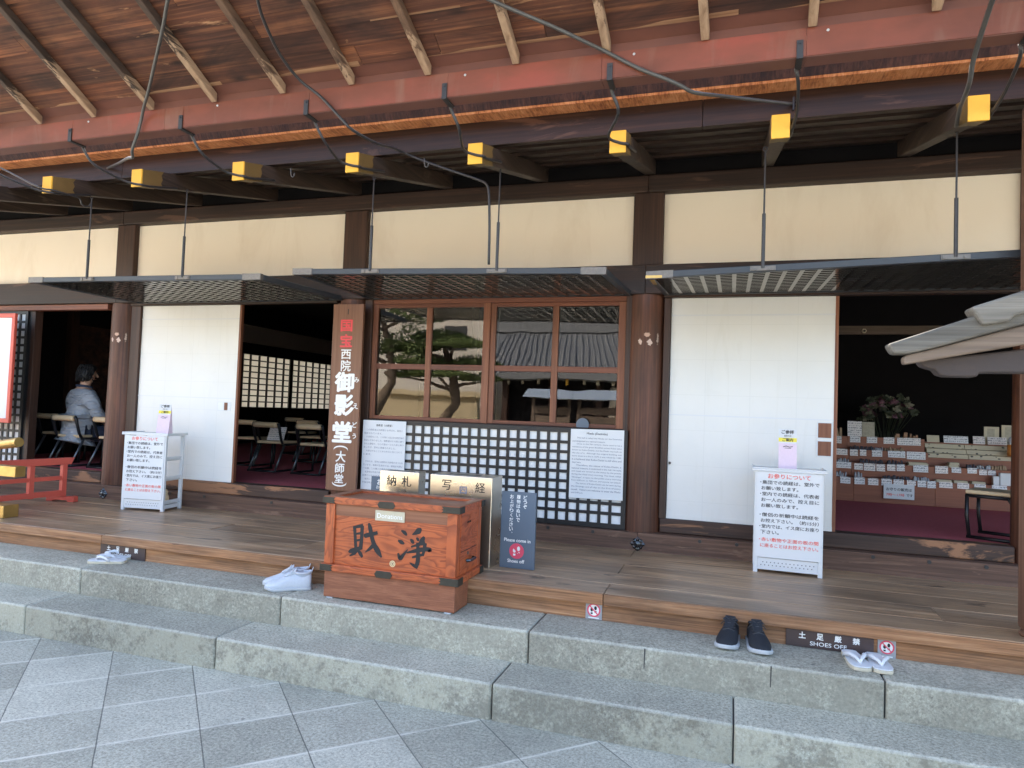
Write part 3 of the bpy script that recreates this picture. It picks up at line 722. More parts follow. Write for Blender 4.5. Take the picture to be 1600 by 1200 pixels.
MB().hexa([(-0.500,4.30,2.389),(-0.475,4.30,2.389),(-0.475,4.45,2.392),(-0.500,4.45,2.392),(-0.500,4.30,2.393),(-0.475,4.30,2.393),(-0.475,4.45,2.396),(-0.500,4.45,2.396)]).build('gilt_corner', 'gold', s3)

# eave: sloping bracket beams with ochre ends, fascia board, bark edge, lapped soffit boards
BX = [-6.75, -5.875, -5.003, -4.131, -3.245, -2.360, -1.513, -0.648, 0.213, 1.115, 1.99, 2.87]
def beam_pt(y): return 3.020 + (y-3.8)*0.265      # underside of the beams
BDZ = [0.06,0.055,0.045,0.036,0.022,0.013,0.002,0.0,0.008,0.014,0.014,0.014]   # the eave sweeps up gently to the left
for k, x in enumerate(BX):
    beam_pt = lambda y, dz_=BDZ[k]: 3.031 + dz_*(5.345-y)/1.545 + (y-3.8)*0.259
    ya, yb = 3.8, 5.345; c = 0.20
    def seg(a, b, w, d=0.0):
        return [(x-w,a,beam_pt(a)-d),(x+w,a,beam_pt(a)-d),(x+w,b,beam_pt(b)-d),(x-w,b,beam_pt(b)-d),(x-w,a,beam_pt(a)+0.120+d),(x+w,a,beam_pt(a)+0.120+d),(x+w,b,beam_pt(b)+0.120+d),(x-w,b,beam_pt(b)+0.120+d)]
    bo = MB().hexa(seg(ya+0.012, yb, 0.043)).build('bracket_beam', 'hall_dark_y', hall, bevel=0.006)
    # the painted end is a thin sleeve with a notched edge
    e = MB(); w = 0.0455; a0 = ya
    e.hexa([(x-w,ya,beam_pt(ya)-0.003),(x+w,ya,beam_pt(ya)-0.003),(x+w,ya+0.0115,beam_pt(ya)-0.003),(x-w,ya+0.0115,beam_pt(ya)-0.003),(x-w,ya,beam_pt(ya)+0.123),(x+w,ya,beam_pt(ya)+0.123),(x+w,ya+0.0115,beam_pt(ya)+0.123),(x-w,ya+0.0115,beam_pt(ya)+0.123)])
    e.build('painted_end', 'gold_paint', bo); e = MB()
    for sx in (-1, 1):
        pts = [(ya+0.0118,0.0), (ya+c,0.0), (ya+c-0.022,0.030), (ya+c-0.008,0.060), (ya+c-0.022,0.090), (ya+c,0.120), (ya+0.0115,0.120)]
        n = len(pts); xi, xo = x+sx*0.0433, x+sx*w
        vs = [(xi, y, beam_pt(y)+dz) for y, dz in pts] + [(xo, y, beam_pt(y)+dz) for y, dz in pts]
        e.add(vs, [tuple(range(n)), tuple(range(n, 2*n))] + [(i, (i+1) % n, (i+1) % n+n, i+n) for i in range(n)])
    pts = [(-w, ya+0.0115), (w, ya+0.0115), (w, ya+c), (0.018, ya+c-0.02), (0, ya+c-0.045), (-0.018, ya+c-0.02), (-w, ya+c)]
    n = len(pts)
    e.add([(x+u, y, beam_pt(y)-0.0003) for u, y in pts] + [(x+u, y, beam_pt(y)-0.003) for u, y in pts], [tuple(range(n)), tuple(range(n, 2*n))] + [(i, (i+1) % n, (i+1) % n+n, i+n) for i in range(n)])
    e.build('end_sleeve', 'shaded_side', bo)
XL, XR = -13.0, 7.0
for a, b in ((XL, -4.6), (-4.6, -0.2), (-0.2, XR)):
    MB().hexa([(a,4.095,3.256),(b-0.002,4.095,3.256),(b-0.002,4.155,3.262),(a,4.155,3.262),(a,4.105,3.424),(b-0.002,4.105,3.424),(b-0.002,4.155,3.430),(a,4.155,3.430)]).build('fascia_board', 'hall_dark', hall, bevel=0.004)
MB().hexa([(XL,3.985,3.424),(XR,3.985,3.424),(XR,4.20,3.4245),(XL,4.20,3.4245),(XL,3.978,3.436),(XR,3.978,3.436),(XR,4.20,3.45),(XL,4.20,3.45)]).build('bark_edge', 'bark_orange', hall)
MB().hexa([(XL,3.975,3.437),(XR,3.975,3.437),(XR,4.20,3.4505),(XL,4.20,3.4505),(XL,3.84,3.64),(XR,3.84,3.64),(XR,4.25,3.78),(XL,4.25,3.78)]).build('bark_thatch', 'bark_dark', hall)
sf = MB()
for i in range(5):
    a = 4.158+i*0.242; b = a+0.29; zA = 3.300+i*0.045; up = 0.085
    for p, q in zip([XL,-9.1,-5.2,-1.3,2.7], [-9.1,-5.2,-1.3,2.7,XR]):
        p += 0.3*(i % 2); q += 0.3*(i % 2) - 0.002
        sf.hexa([(p,a,zA),(q,a,zA),(q,b,zA+up),(p,b,zA+up),(p,a,zA+0.024),(q,a,zA+0.024),(q,b,zA+up+0.024),(p,b,zA+up+0.024)])
sf.build('soffit_board', 'soffit', hall)
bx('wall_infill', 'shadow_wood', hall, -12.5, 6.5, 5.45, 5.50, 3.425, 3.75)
for xg in (-13.2, 7.0): MB().hexa([(xg,3.95,3.15),(xg+.12,3.95,3.15),(xg+.12,12,3.15),(xg,12,3.15),(xg,4.1,3.66),(xg+.12,4.1,3.66),(xg+.12,12,7.55),(xg,12,7.55)]).build('added_end_cap', 'shadow_wood', hall)  # unseen end caps added to stop sun leaking in under the roof
# main roof and enclosing walls of the hall
MB().hexa([(-14.5,4.10,3.78),(8,4.10,3.78),(8,12.0,7.6),(-14.5,12.0,7.6),(-14.5,4.06,3.86),(8,4.06,3.86),(8,12.0,8.0),(-14.5,12.0,8.0)]).build('roof', 'bark_dark', hall)
MB().hexa([(-14.5,12.002,7.6),(8,12.002,7.6),(8,20.0,3.7),(-14.5,20.0,3.7),(-14.5,12.002,8.0),(8,12.002,8.0),(8,20.0,3.9),(-14.5,20.0,3.9)]).build('roof', 'bark_dark', hall)
# rooms inside
bx('room_floor', 'carpet', hall, -8.55, 6.5, 5.50, 17.9, 0.60, 0.760)
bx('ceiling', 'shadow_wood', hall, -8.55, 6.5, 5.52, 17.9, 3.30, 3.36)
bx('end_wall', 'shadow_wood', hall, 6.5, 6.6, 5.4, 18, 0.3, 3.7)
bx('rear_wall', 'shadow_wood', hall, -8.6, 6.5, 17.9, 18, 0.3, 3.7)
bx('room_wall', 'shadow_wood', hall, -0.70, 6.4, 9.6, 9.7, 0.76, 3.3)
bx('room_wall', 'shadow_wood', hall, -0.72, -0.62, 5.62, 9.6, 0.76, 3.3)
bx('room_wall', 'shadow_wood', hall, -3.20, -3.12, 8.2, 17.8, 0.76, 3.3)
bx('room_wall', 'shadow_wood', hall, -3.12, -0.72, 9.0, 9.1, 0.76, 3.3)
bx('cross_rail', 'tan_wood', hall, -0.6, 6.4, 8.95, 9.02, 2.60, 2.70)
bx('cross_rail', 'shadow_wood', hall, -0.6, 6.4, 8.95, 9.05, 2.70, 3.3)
# side wall with a band of paper windows lit by the daylight behind it
sw = MB().box(-8.66, -8.56, 5.42, 10.4, 0.5, 3.7).box(-8.66,-8.56,13.4,17.9,0.5,3.7).box(-8.66,-8.56,10.4,13.4,0.5,1.42).box(-8.66,-8.56,10.4,13.4,2.42,3.7)
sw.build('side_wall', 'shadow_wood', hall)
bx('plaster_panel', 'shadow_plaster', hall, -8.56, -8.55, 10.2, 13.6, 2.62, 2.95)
MB().add([(-8.60,10.4,1.42),(-8.60,13.4,1.42),(-8.60,13.4,2.42),(-8.60,10.4,2.42)], [(0,1,2,3)]).build('paper_window', 'shoji', hall)
lb = MB()
for i in range(13): y = 10.4+i*0.25; lb.box(-8.594,-8.564, y-(0.014 if i % 6 else 0.05), y+(0.014 if i % 6 else 0.05), 1.2, 2.42)
for j in range(10): zz = 1.42+j*0.111; lb.box(-8.590,-8.567,10.4,13.4,zz-0.012,zz+0.012)
lb.build('window_lattice', 'black_matte', hall)
# dim painted panel inside the left room
bx('inner_post', 'hall_dark_z', hall, -8.55, -8.45, 6.9, 7.0, 0.76, 3.3)
bx('inner_post', 'hall_dark_z', hall, -8.55, -8.45, 8.4, 8.5, 0.76, 3.3)
pl = MB().box(-8.555,-8.545,7.02,8.38,1.0,2.5); pl.build('painted_panel', 'bark_dark', hall)

# ------------------------------------------------------------------ gutter and its iron brackets
gut = thing('rain_gutter', 'long red oxide box gutter hung in front of the eave', 'gutter', (-2, 3.38, 3.22))
GL, GR = -9.0, 4.5
def channel(a, b):
    m = MB()
    m.box(a, b, 3.330, 3.335, 3.226, 3.357)
    m.box(a, b, 3.3352, 3.430, 3.226, 3.231)
    m.box(a, b, 3.425, 3.430, 3.2312, 3.40)
    return m
cutsg = [GL, -6.3, -3.42, -0.66, 0.29, 2.2, GR]
for a, b in zip(cutsg[:-1], cutsg[1:]):
    channel(a+0.001, b-0.001).build('gutter_channel', 'gutter', gut)
    MB().box(a+0.001, b-0.001, 3.3352, 3.430, 3.2225, 3.2257).build('gutter_soffit', 'gutter_under', gut)
for x in (-3.521+0.2, -2.40, -1.53, 0.26): pass
for gx, bxm in ((-4.20,-4.131), (-3.29,-3.245), (-2.385,-2.360), (-1.515,-1.513), (-0.618,-0.648), (0.262,0.213), (1.165,1.115), (-5.10,-5.003)):
    left = bxm < 0.2
    s = 1
    m = MB()
    w = 0.014
    m.box(gx-w, gx+w, 3.322, 3.3298, 3.222, 3.30)
    m.box(gx-w, gx+w, 3.322, 3.436, 3.214, 3.2222)
    xr = bxm + 0.055
    mid_ = [(gx+0.02, 3.50, 3.12), (bxm-0.035, 3.70, 3.085), (bxm+0.01, 3.775, 3.075), (xr, 3.80, 3.072)] if bxm < 0 else [(gx+0.012, 3.52, 3.165), (xr+0.014, 3.68, 3.120), (xr+0.004, 3.79, 3.085)]
    m.tube(MB.curve([(gx-0.008, 3.430, 3.215), (gx, 3.440, 3.19)] + mid_ + [ (xr+0.002, 3.87, 3.082), (xr+0.002, 4.12, 3.150)], 4), 0.0085, 8)
    m.cyl((gx, 3.3225, 3.286), (gx, 3.318, 3.286), 0.006, 8)
    m.build('iron_bracket', 'iron', gut)
    MB().box(gx-0.004, gx+0.016, 3.3285, 3.3299, 3.30, 3.357).build('lap_strip', 'gutter', gut)
for x in (-4.05, -3.02, -1.40, -0.50, 0.38): MB().lathe([(0.007,0),(0.004,0.004)], (0,0,0), 8).xf(Matrix.Translation((x,3.3298,3.335)) @ Matrix.Rotation(R(90),4,'X')).build('rivet', 'sole', gut)

# ------------------------------------------------------------------ porch roof sloping down to the gutter
T24 = math.tan(R(24)); Y0, Z0 = 3.318, 3.352       # rafter underside at the gutter
porch = thing('porch_roof', 'old lapped board porch roof seen from below, sloping down to the red gutter', 'porch roof', (-2, 2, 3.4))
def rz(y, off=0): return Z0 + (Y0-y)*T24 + off
YT = 2.42
for k, (x, skew) in enumerate([(-6.36,0.1),(-5.89,0.12),(-5.42,0.15),(-4.94,0.17),(-4.464,0.172),(-3.991,0.137),(-3.514,0.046),(-3.033,0.042),(-2.543,-0.019),(-2.085,0.003),(-1.612,-0.015),(-1.111,0.0),(-0.633,-0.03),(-0.16,-0.04),(0.313,-0.03),(0.81,0.0),(1.28,0.0),(1.75,0.0),(2.22,0.0),(2.7,0.0),(3.17,0.0),(3.65,0.0)]):
    wv = 0.0195; h = 0.052; ln = Y0 - YT
    p = []
    for (yy, zo) in ((0.0, 0), (-ln, 0)):
        for sx in (-1, 1): p.append(Vector((x + sx*wv + skew*(-yy), Y0+yy, rz(Y0+yy))))
    vs = [p[0], p[1], p[3], p[2]]
    b0 = vs + [v + Vector((0, 0.0, h)) for v in vs]
    o = MB().hexa([b0[0], b0[1], b0[2], b0[3], b0[4], b0[5], b0[6], b0[7]]).build('rafter', 'rafter', porch, origin=(x, Y0, Z0), bevel=0.004)
    o.pass_index = 100 if x < -2.8 else (35 if x < -1.8 else 0)
    if k % 3 == 0: pass
rb = random.Random(11)
edges = MB(); rows = MB()
yy = Y0 - 0.055; i = 0
while yy > YT:
    wdt = 0.112 if i < 4 else 0.16
    cutx = sorted(rb.uniform(-7.2, 4.0) for _ in range(5)); cutx = [-7.5] + cutx + [4.3]
    for a, b in zip(cutx[:-1], cutx[1:]):
        if b - a < 0.05: continue
        j = rb.uniform(-0.004, 0.004)
        # each board overlaps the one below it: its lower edge stands 10 mm proud
        ya, yb = yy + j, yy - wdt - 0.03
        za, zb = rz(ya, 0.052), rz(yb, 0.052) + 0.012
        rows.hexa([(a+.0015,ya,za),(b-.0015,ya,za),(b-.0015,yb,zb),(a+.0015,yb,zb),(a+.0015,ya,za+0.012),(b-.0015,ya,za+0.012),(b-.0015,yb,zb+0.012),(a+.0015,yb,zb+0.012)])
    if i in (0, 2, 3, 5):
        # the thin bare lower edge of some boards
        x = -7.5
        while x < 4.2:
            L = rb.uniform(0.3, 1.1)
            if rb.random() < (0.9 if i == 0 else 0.45):
                h2 = rb.uniform(0.008, 0.024) if i == 0 else rb.uniform(0.003, 0.007)
                za = rz(yy, 0.052) - 0.0018
                zb = rz(yy-h2, 0.052) - 0.0006
                edges.hexa([(x,yy+.004,za),(x+L,yy+.004,za),(x+L,yy-h2,zb),(x,yy-h2*0.6,zb-0.0004),(x,yy+.004,za+.004),(x+L,yy+.004,za+.004),(x+L,yy-h2,zb+.003),(x,yy-h2*0.6,zb+.003)])
            x += L + rb.uniform(0.0, 0.4)
    yy -= wdt; i += 1
rows.build('roof_boards', 'roof_board', porch)
edges.build('board_edge', 'board_edge', porch)
MB().hexa([(-7.5,Y0+0.02,rz(Y0+0.02,0.060)),(4.3,Y0+0.02,rz(Y0+0.02,0.060)),(4.3,Y0-0.10,rz(Y0-0.10,0.072)),(-7.5,Y0-0.10,rz(Y0-0.10,0.072)),(-7.5,Y0+0.02,rz(Y0+0.02,0.066)),(4.3,Y0+0.02,rz(Y0+0.02,0.066)),(4.3,Y0-0.10,rz(Y0-0.10,0.078)),(-7.5,Y0-0.10,rz(Y0-0.10,0.078))]).build('flashing', 'flashing', porch)
for a, b in ((-7.5,-3.9),(-3.9,0.1),(0.1,4.3)): MB().hexa([(a,3.338,3.33),(b-.001,3.338,3.33),(b-.001,3.341,3.33),(a,3.341,3.33),(a,3.339,3.412),(b-.001,3.339,3.412),(b-.001,3.342,3.412),(a,3.342,3.412)]).build('flashing', 'flashing', porch)
MB().hexa([(-7.6,Y0+0.03,rz(Y0+.03,0.110)),(4.4,Y0+.03,rz(Y0+.03,0.110)),(4.4,YT-0.08,rz(YT-.08,0.12)),(-7.6,YT-0.08,rz(YT-.08,0.12)),(-7.6,Y0+.03,rz(Y0+.03,0.19)),(4.4,Y0+.03,rz(Y0+.03,0.19)),(4.4,YT-0.08,rz(YT-.08,0.2)),(-7.6,YT-0.08,rz(YT-.08,0.2))]).build('roof_covering', 'bark_dark', porch)

# iron tie rods and cable running from the porch roof to the hall eave
def rod(name, label, cat, pts, r, mat, group=None, extra=None):
    o = MB().tube(MB.curve(pts, 4), r, 10).build(name, mat, origin=pts[-1], smooth=True)
    return tag(o, label, cat, group)
rod('tie_rod', 'bent grey iron tie rod ending at the fascia at far left', 'tie rod', [(-2.66,2.6,3.635),(-2.813,2.715,3.59),(-2.953,2.83,3.539),(-3.092,2.938,3.491),(-3.221,3.037,3.447),(-3.383,3.162,3.391),(-3.513,3.257,3.349),(-3.58,3.305,3.3),(-3.615,3.312,3.2),(-3.679,3.34,3.12),(-3.76,3.42,3.108),(-3.886,3.5,3.142),(-4.42,3.9,3.292),(-4.75,4.095,3.347)], 0.0095, 'iron_grey')
rod('tie_rod', 'slender iron tie rod sagging across the gutter right of centre to a fascia plate', 'tie rod', [(-1.5,2.72,3.60),(-1.121,2.968,3.483),(-0.876,3.12,3.415),(-0.738,3.216,3.374),(-0.627,3.305,3.345),(-0.466,3.313,3.247),(-0.34,3.318,3.185),(-0.27,3.35,3.158),(-0.209,3.42,3.15),(-0.08,3.7,3.246),(0.085,3.9,3.298),(0.288,4.085,3.336)], 0.0095, 'iron_grey')
pt = MB().box(0.290,0.298,4.075,4.095,3.300,3.375)
for dz in (3.317, 3.337, 3.357): pt.cyl((0.312, 4.094, dz), (0.312, 4.078, dz), 0.008, 8)
tag(pt.build('rod_plate', 'iron', origin=(0.30,4.09,3.32)), 'small riveted iron plate on the fascia where a tie rod ends', 'iron plate')
rod('cable', 'black cable looping from the porch roof along the eave and down to the middle shutter', 'cable', [(-2.15,2.55,3.67),(-2.317,2.793,3.56),(-2.374,2.986,3.475),(-2.383,3.112,3.419),(-2.361,3.231,3.365),(-2.27,3.3,3.295),(-2.151,3.312,3.174),(-2.09,3.36,3.11),(-2.07,3.6,3.124),(-2.11,3.9,3.21),(-2.031,4.05,3.197),(-1.828,4.12,3.129),(-1.644,4.18,3.072),(-1.578,4.19,3.036),(-1.557,4.19,2.962),(-1.545,4.19,2.75),(-1.54,4.19,2.5)], 0.0085, 'iron')
rod('tie_rod', 'straight iron tie rod coming down in front of the rightmost ochre beam end', 'tie rod', [(0.9,2.75,3.22),(0.921,3.0,3.195),(0.945,3.29,3.115),(0.965,3.42,3.06),(1.02,3.75,3.085),(1.06,3.95,3.079)], 0.010, 'iron_grey')
rod('hook_bar', 'thin iron bar with a hook under the far left eave', 'hook', [(-5.60,3.74,3.33),(-5.438,3.75,3.281),(-5.021,3.75,3.103),(-4.94,3.80,3.090),(-4.90,3.95,3.086),(-4.905,4.0,3.084),(-4.908,4.02,3.05),(-4.905,4.05,3.037),(-4.895,4.08,3.05),(-4.893,4.085,3.07)], 0.0065, 'iron')
for x, y, z in ((-2.93, 3.95, 3.13), (-1.93, 3.97, 3.13)):
    hk = [(x, y, z+0.03), (x, y, z), (x+0.006, y, z-0.025), (x+0.018, y, z-0.033), (x+0.028, y, z-0.022), (x+0.03, y, z-0.005)]
    tag(MB().tube(hk, 0.004, 6).build('hook', 'iron_grey', origin=hk[0], smooth=True), 'small iron hook hanging under the eave, %s' % ('left of the black cable' if x < -2.5 else 'right of the black cable'), 'hook')

# ------------------------------------------------------------------ porch post on the veranda at far right
pp = thing('porch_post', 'tall old brown timber post standing on the veranda edge at far right', 'post', (1.44, 4.07, 0.52))
MB().box(1.404, 1.545, 4.0, 4.145, 0.545, 3.222).build('shaft', 'porch_post', pp, bevel=0.02, seg=3)
MB().lathe([(0.080,0.0),(0.084,0.012),(0.074,0.027)], (1.476,4.072,0.52), 20).build('foot', 'porch_post', pp, smooth=True)

# ------------------------------------------------------------------ donation box
DX0, DX1, DY0 = -2.372, -1.487, 3.703
don = thing('donation_box', 'orange brown wooden offertory box with black brush lettering, standing on the upper step', 'donation box', (-1.93, 3.85, 0.359))
yb = 4.10; zt = 0.978
# stone feet pads, plinth, ledge rail, body, lid frame
for x in (DX0+0.05, DX1-0.05):
    for y in (DY0+0.03, 3.90): bx('foot_pad', 'sole', don, x-0.02, x+0.02, y-0.025, y+0.02, 0.359, 0.366)
bx('plinth', 'don_base', don, DX0+0.008, DX1-0.008, DY0+0.006, 3.918, 0.366, 0.524, bevel=0.004)
MB().box(DX0-0.012, DX1+0.012, DY0-0.012, yb+0.01, 0.5245, 0.568).build('base_rail', 'don_x', don, bevel=0.005)
bx('side_rail', 'don_y', don, DX1+0.0122, DX1+0.014, DY0+0.05, yb, 0.53, 0.563)
fz0, fz1 = 0.568, 0.936
bx('front_panel', 'don_x', don, DX0+0.066, DX1-0.066, DY0+0.014, DY0+0.03, fz0, fz1-0.072)
bx('front_panel', 'don_top', don, DX0+0.066, DX1-0.066, DY0+0.011, DY0+0.03, fz1-0.0715, fz1)
for x in (DX0+0.004, DX1-0.066-0.004):
    MB().box(x, x+0.062+0.0, DY0, DY0+0.06, fz0, fz1).build('corner_stile', 'don_z', don, bevel=0.003)
MB().box(DX1-0.016, DX1-0.006, DY0+0.0605, yb-0.06, fz0, fz1).build('side_panel', 'don_y', don)
MB().box(DX1-0.06, DX1-0.004, yb-0.06, yb, fz0, fz1).build('corner_stile', 'don_z', don, bevel=0.003)
MB().box(DX0+0.006, DX0+0.016, DY0+0.0605, yb-0.06, fz0, fz1).build('side_panel', 'don_y', don)
MB().box(DX0+0.004, DX0+0.06, yb-0.06, yb, fz0, fz1).build('corner_stile', 'don_z', don, bevel=0.003)
bx('back_panel', 'don_top', don, DX0+0.06, DX1-0.06, yb-0.02, yb-0.005, fz0, fz1)
lf = MB(); L0, L1, LY0, LY1 = DX0-0.010, DX1+0.010, DY0-0.010, yb+0.012; fw = 0.06
lf.box(L0, L1, LY0, LY0+fw, fz1+0.0005, zt).box(L0, L1, LY1-fw, LY1, fz1+0.0005, zt).box(L0, L0+fw, LY0+fw, LY1-fw, fz1+0.0005, zt-0.001).box(L1-fw, L1, LY0+fw, LY1-fw, fz1+0.0005, zt-0.001)
lid = lf.build('lid_frame', 'don_x', don, bevel=0.003)
MB().box(L0+0.002, L1-0.002, LY0+0.002, LY0+fw-0.002, zt+0.0002, zt+0.002).box(L0+0.002, L0+fw, LY0+fw, LY1-fw, zt+0.0002, zt+0.002).box(L1-fw, L1-0.002, LY0+fw, LY1-fw, zt+0.0002, zt+0.002).box(L0+0.002, L1-0.002, LY1-fw+0.002, LY1-0.002, zt+0.0002, zt+0.002).build('worn_lid_top', 'don_top', lid)
bx('lid_panel', 'don_top', lid, L0+fw, L1-fw, LY0+fw, LY1-fw, fz1+0.0005, zt-0.014)
def fit(name, x0, x1, z0, z1, notch=0, y=LY0, parent=None):
    pts = [(x0, z0), (x1, z0), (x1, z1), (x0, z1)]
    zm = (z0+z1)/2; n = 0.014
    if notch == 1: pts = [(x0,z0),(x1,z0),(x1-n,zm-0.006),(x1,zm),(x1-n,zm+0.006),(x1,z1),(x0,z1)]
    if notch == -1: pts = [(x0,z0),(x1,z0),(x1,z1),(x0,z1),(x0+n,zm+0.006),(x0,zm),(x0+n,zm-0.006)]
    if notch == 2: pts = [(x0+n,z0),(x1-n,z0),(x1,zm),(x1-n,z1),(x0+n,z1),(x0,zm)]
    return MB().prism(pts, 'xz', y-0.004, y-0.0003).build('metal_fitting', 'bronze', parent or don, bevel=0.001, seg=1)
fit('a', L0-0.002, L0+0.085, fz1+0.002, zt-0.002, 1); fit('b', -2.01, -1.89, fz1-0.002, zt-0.004, 2); fit('c', L1-0.115, L1+0.002, fz1+0.002, zt-0.002, -1)
fit('d', DX0-0.014, DX0+0.075, 0.527, 0.566, 1, DY0-0.012); fit('e', -2.01, -1.89, 0.522, 0.563, 2, DY0-0.012); fit('f', DX1-0.105, DX1+0.014, 0.523, 0.566, -1, DY0-0.012)
# fittings that wrap round the right side
for (z0, z1, x) in ((fz1+0.002, zt-0.002, L1), (0.523, 0.566, DX1+0.014)):
    MB().box(x+0.0003, x+0.004, LY0-0.004, LY0+0.075, z0, z1).build('metal_fitting', 'bronze', don)
    MB().box(x+0.0003, x+0.004, LY1-0.06, LY1+0.002, z0, z1).build('metal_fitting', 'bronze', don)
# right side: keyhole plate, drawer line and handle
xs = DX1-0.006
MB().box(xs, xs+0.002, DY0+0.07, yb-0.07, 0.702, 0.706).build('drawer_gap', 'black_matte', don)
hm = MB().tube([(xs+0.002, 3.86, 0.640), (xs+0.022, 3.87, 0.640), (xs+0.022, 3.96, 0.640), (xs+0.002, 3.97, 0.640)], 0.009, 8); hm.build('drawer_handle', 'black_lacquer', don)
MB().cyl((xs, 3.885, 0.682), (xs+0.004, 3.885, 0.682), 0.010, 12).build('keyhole', 'fitting', don)
for y in (3.87, 3.89, 3.912): MB().cyl((xs, y, 0.868), (xs+0.003, y, 0.868), 0.006, 8).build('nail_hole', 'black_matte', don)
# lettering: two brush characters read right to left
def brush(strokes):
    """brush written character: every stroke is a ribbon along x,z points with its own half width at each point"""
    lt = MB()
    for k, st in enumerate(strokes):
        pts = []
        for i in range(len(st)-1):            # smooth the stroke a little
            p0, p1, p2, p3 = (Vector(st[max(0, min(len(st)-1, i+j))]) for j in (-1, 0, 1, 2))
            for q in range(5):
                t = q/5; pts.append(0.5*((2*p1)+(p2-p0)*t+(2*p0-5*p1+4*p2-p3)*t*t+(3*p1-p0-3*p2+p3)*t**3))
        pts.append(Vector(st[-1]))
        L, Rr = [], []
        for i, p in enumerate(pts):
            d_ = pts[min(i+1, len(pts)-1)] - pts[max(0, i-1)]; d2 = Vector((d_.x, d_.y)).normalized(); n2 = Vector((-d2.y, d2.x)); w_ = max(0.001, p.z)*1.5
            L.append((p.x+n2.x*w_, DY0+0.0128-0.00005*k, p.y+n2.y*w_)); Rr.append((p.x-n2.x*w_, DY0+0.0128-0.00005*k, p.y-n2.y*w_))
        n_ = len(pts); lt.add(L+Rr, [(i, i+1, n_+i+1, n_+i) for i in range(n_-1)])
    lt.build('brush_lettering', 'ink', don)
brush([[(-2.1717,0.8051,0.0077),(-2.1641,0.7404,0.007),(-2.1564,0.6729,0.007)],[(-2.1799,0.7985,0.0056),(-2.1481,0.8072,0.0063),(-2.1131,0.8161,0.0077)],[(-2.1198,0.8155,0.0084),(-2.1195,0.7445,0.0077),(-2.1245,0.676,0.0091)],[(-2.1627,0.7613,0.0042),(-2.125,0.7699,0.0046)],[(-2.1606,0.7207,0.0042),(-2.1247,0.7299,0.0046)],[(-2.2061,0.6473,0.0035),(-2.1811,0.6587,0.0091),(-2.1123,0.6845,0.007)],[(-2.1453,0.6695,0.007),(-2.1652,0.6454,0.007),(-2.1981,0.6243,0.0021)],[(-2.139,0.6627,0.0049),(-2.1247,0.6464,0.0084),(-2.1085,0.6259,0.0049)],[(-2.1048,0.7532,0.0042),(-2.0933,0.7572,0.0091),(-2.0455,0.7718,0.0077),(-2.0127,0.7821,0.007)],[(-2.0754,0.8348,0.0035),(-2.0657,0.8084,0.0091),(-2.0533,0.7616,0.0091),(-2.0342,0.7118,0.0098),(-2.0074,0.674,0.0119),(-1.9791,0.6373,0.0035)],[(-2.0298,0.7233,0.0063),(-2.0498,0.692,0.0077),(-2.0916,0.657,0.0018)]])
brush([[(-1.8566,0.8091,0.0028),(-1.8334,0.7981,0.0077),(-1.8182,0.7828,0.0035)],[(-1.8748,0.7486,0.0035),(-1.8517,0.7399,0.0084),(-1.8319,0.7316,0.0028)],[(-1.8713,0.6742,0.0035),(-1.8569,0.6452,0.0091),(-1.8354,0.6676,0.0063),(-1.808,0.7021,0.0014)],[(-1.726,0.8321,0.0035),(-1.7413,0.8178,0.0119),(-1.7614,0.8031,0.0077),(-1.7832,0.791,0.0018)],[(-1.7948,0.764,0.0028),(-1.7814,0.7522,0.0077),(-1.7712,0.7388,0.0035)],[(-1.7553,0.7762,0.0028),(-1.7461,0.767,0.0063),(-1.7401,0.7561,0.0028)],[(-1.7049,0.7866,0.0042),(-1.7166,0.764,0.0098),(-1.733,0.7402,0.0063),(-1.7496,0.7206,0.0021)],[(-1.7879,0.7184,0.0035),(-1.7423,0.7357,0.0053),(-1.6969,0.75,0.0077)],[(-1.6969,0.75,0.0077),(-1.7029,0.7072,0.007),(-1.7108,0.6727,0.0049)],[(-1.815,0.6812,0.0028),(-1.7644,0.6962,0.007),(-1.7015,0.7123,0.0084),(-1.6621,0.7133,0.0077),(-1.6774,0.7018,0.0021)],[(-1.7786,0.6574,0.0035),(-1.7432,0.6695,0.0056),(-1.7065,0.6818,0.0049)],[(-1.7461,0.7483,0.0063),(-1.74,0.6856,0.0084),(-1.7409,0.6353,0.0091),(-1.7534,0.5967,0.0077)],[(-1.7474,0.6031,0.0056),(-1.7669,0.6125,0.0063),(-1.7932,0.6257,0.0018)]])
MB().disc_y(-1.905, DY0+0.0115, 0.607, 0.019, 0.003).build('round_crest', 'brass', don)
MB().disc_y(-1.905, DY0+0.0108, 0.607, 0.013, 0.0007, r_in=0.0105).disc_y(-1.905, DY0+0.0108, 0.607, 0.005, 0.0007).build('crest_mark', 'fitting', don)
dp = bx('paper_label', 'cream', don, -2.030, -1.835, DY0+0.006, DY0+0.0105, 0.857, 0.918)
tm = MB(); put_text(tm, 'Donations', DY0+0.0052, -1.9325, 0.887, w=0.168); tm.build('label_lettering', 'ink_white', dp)

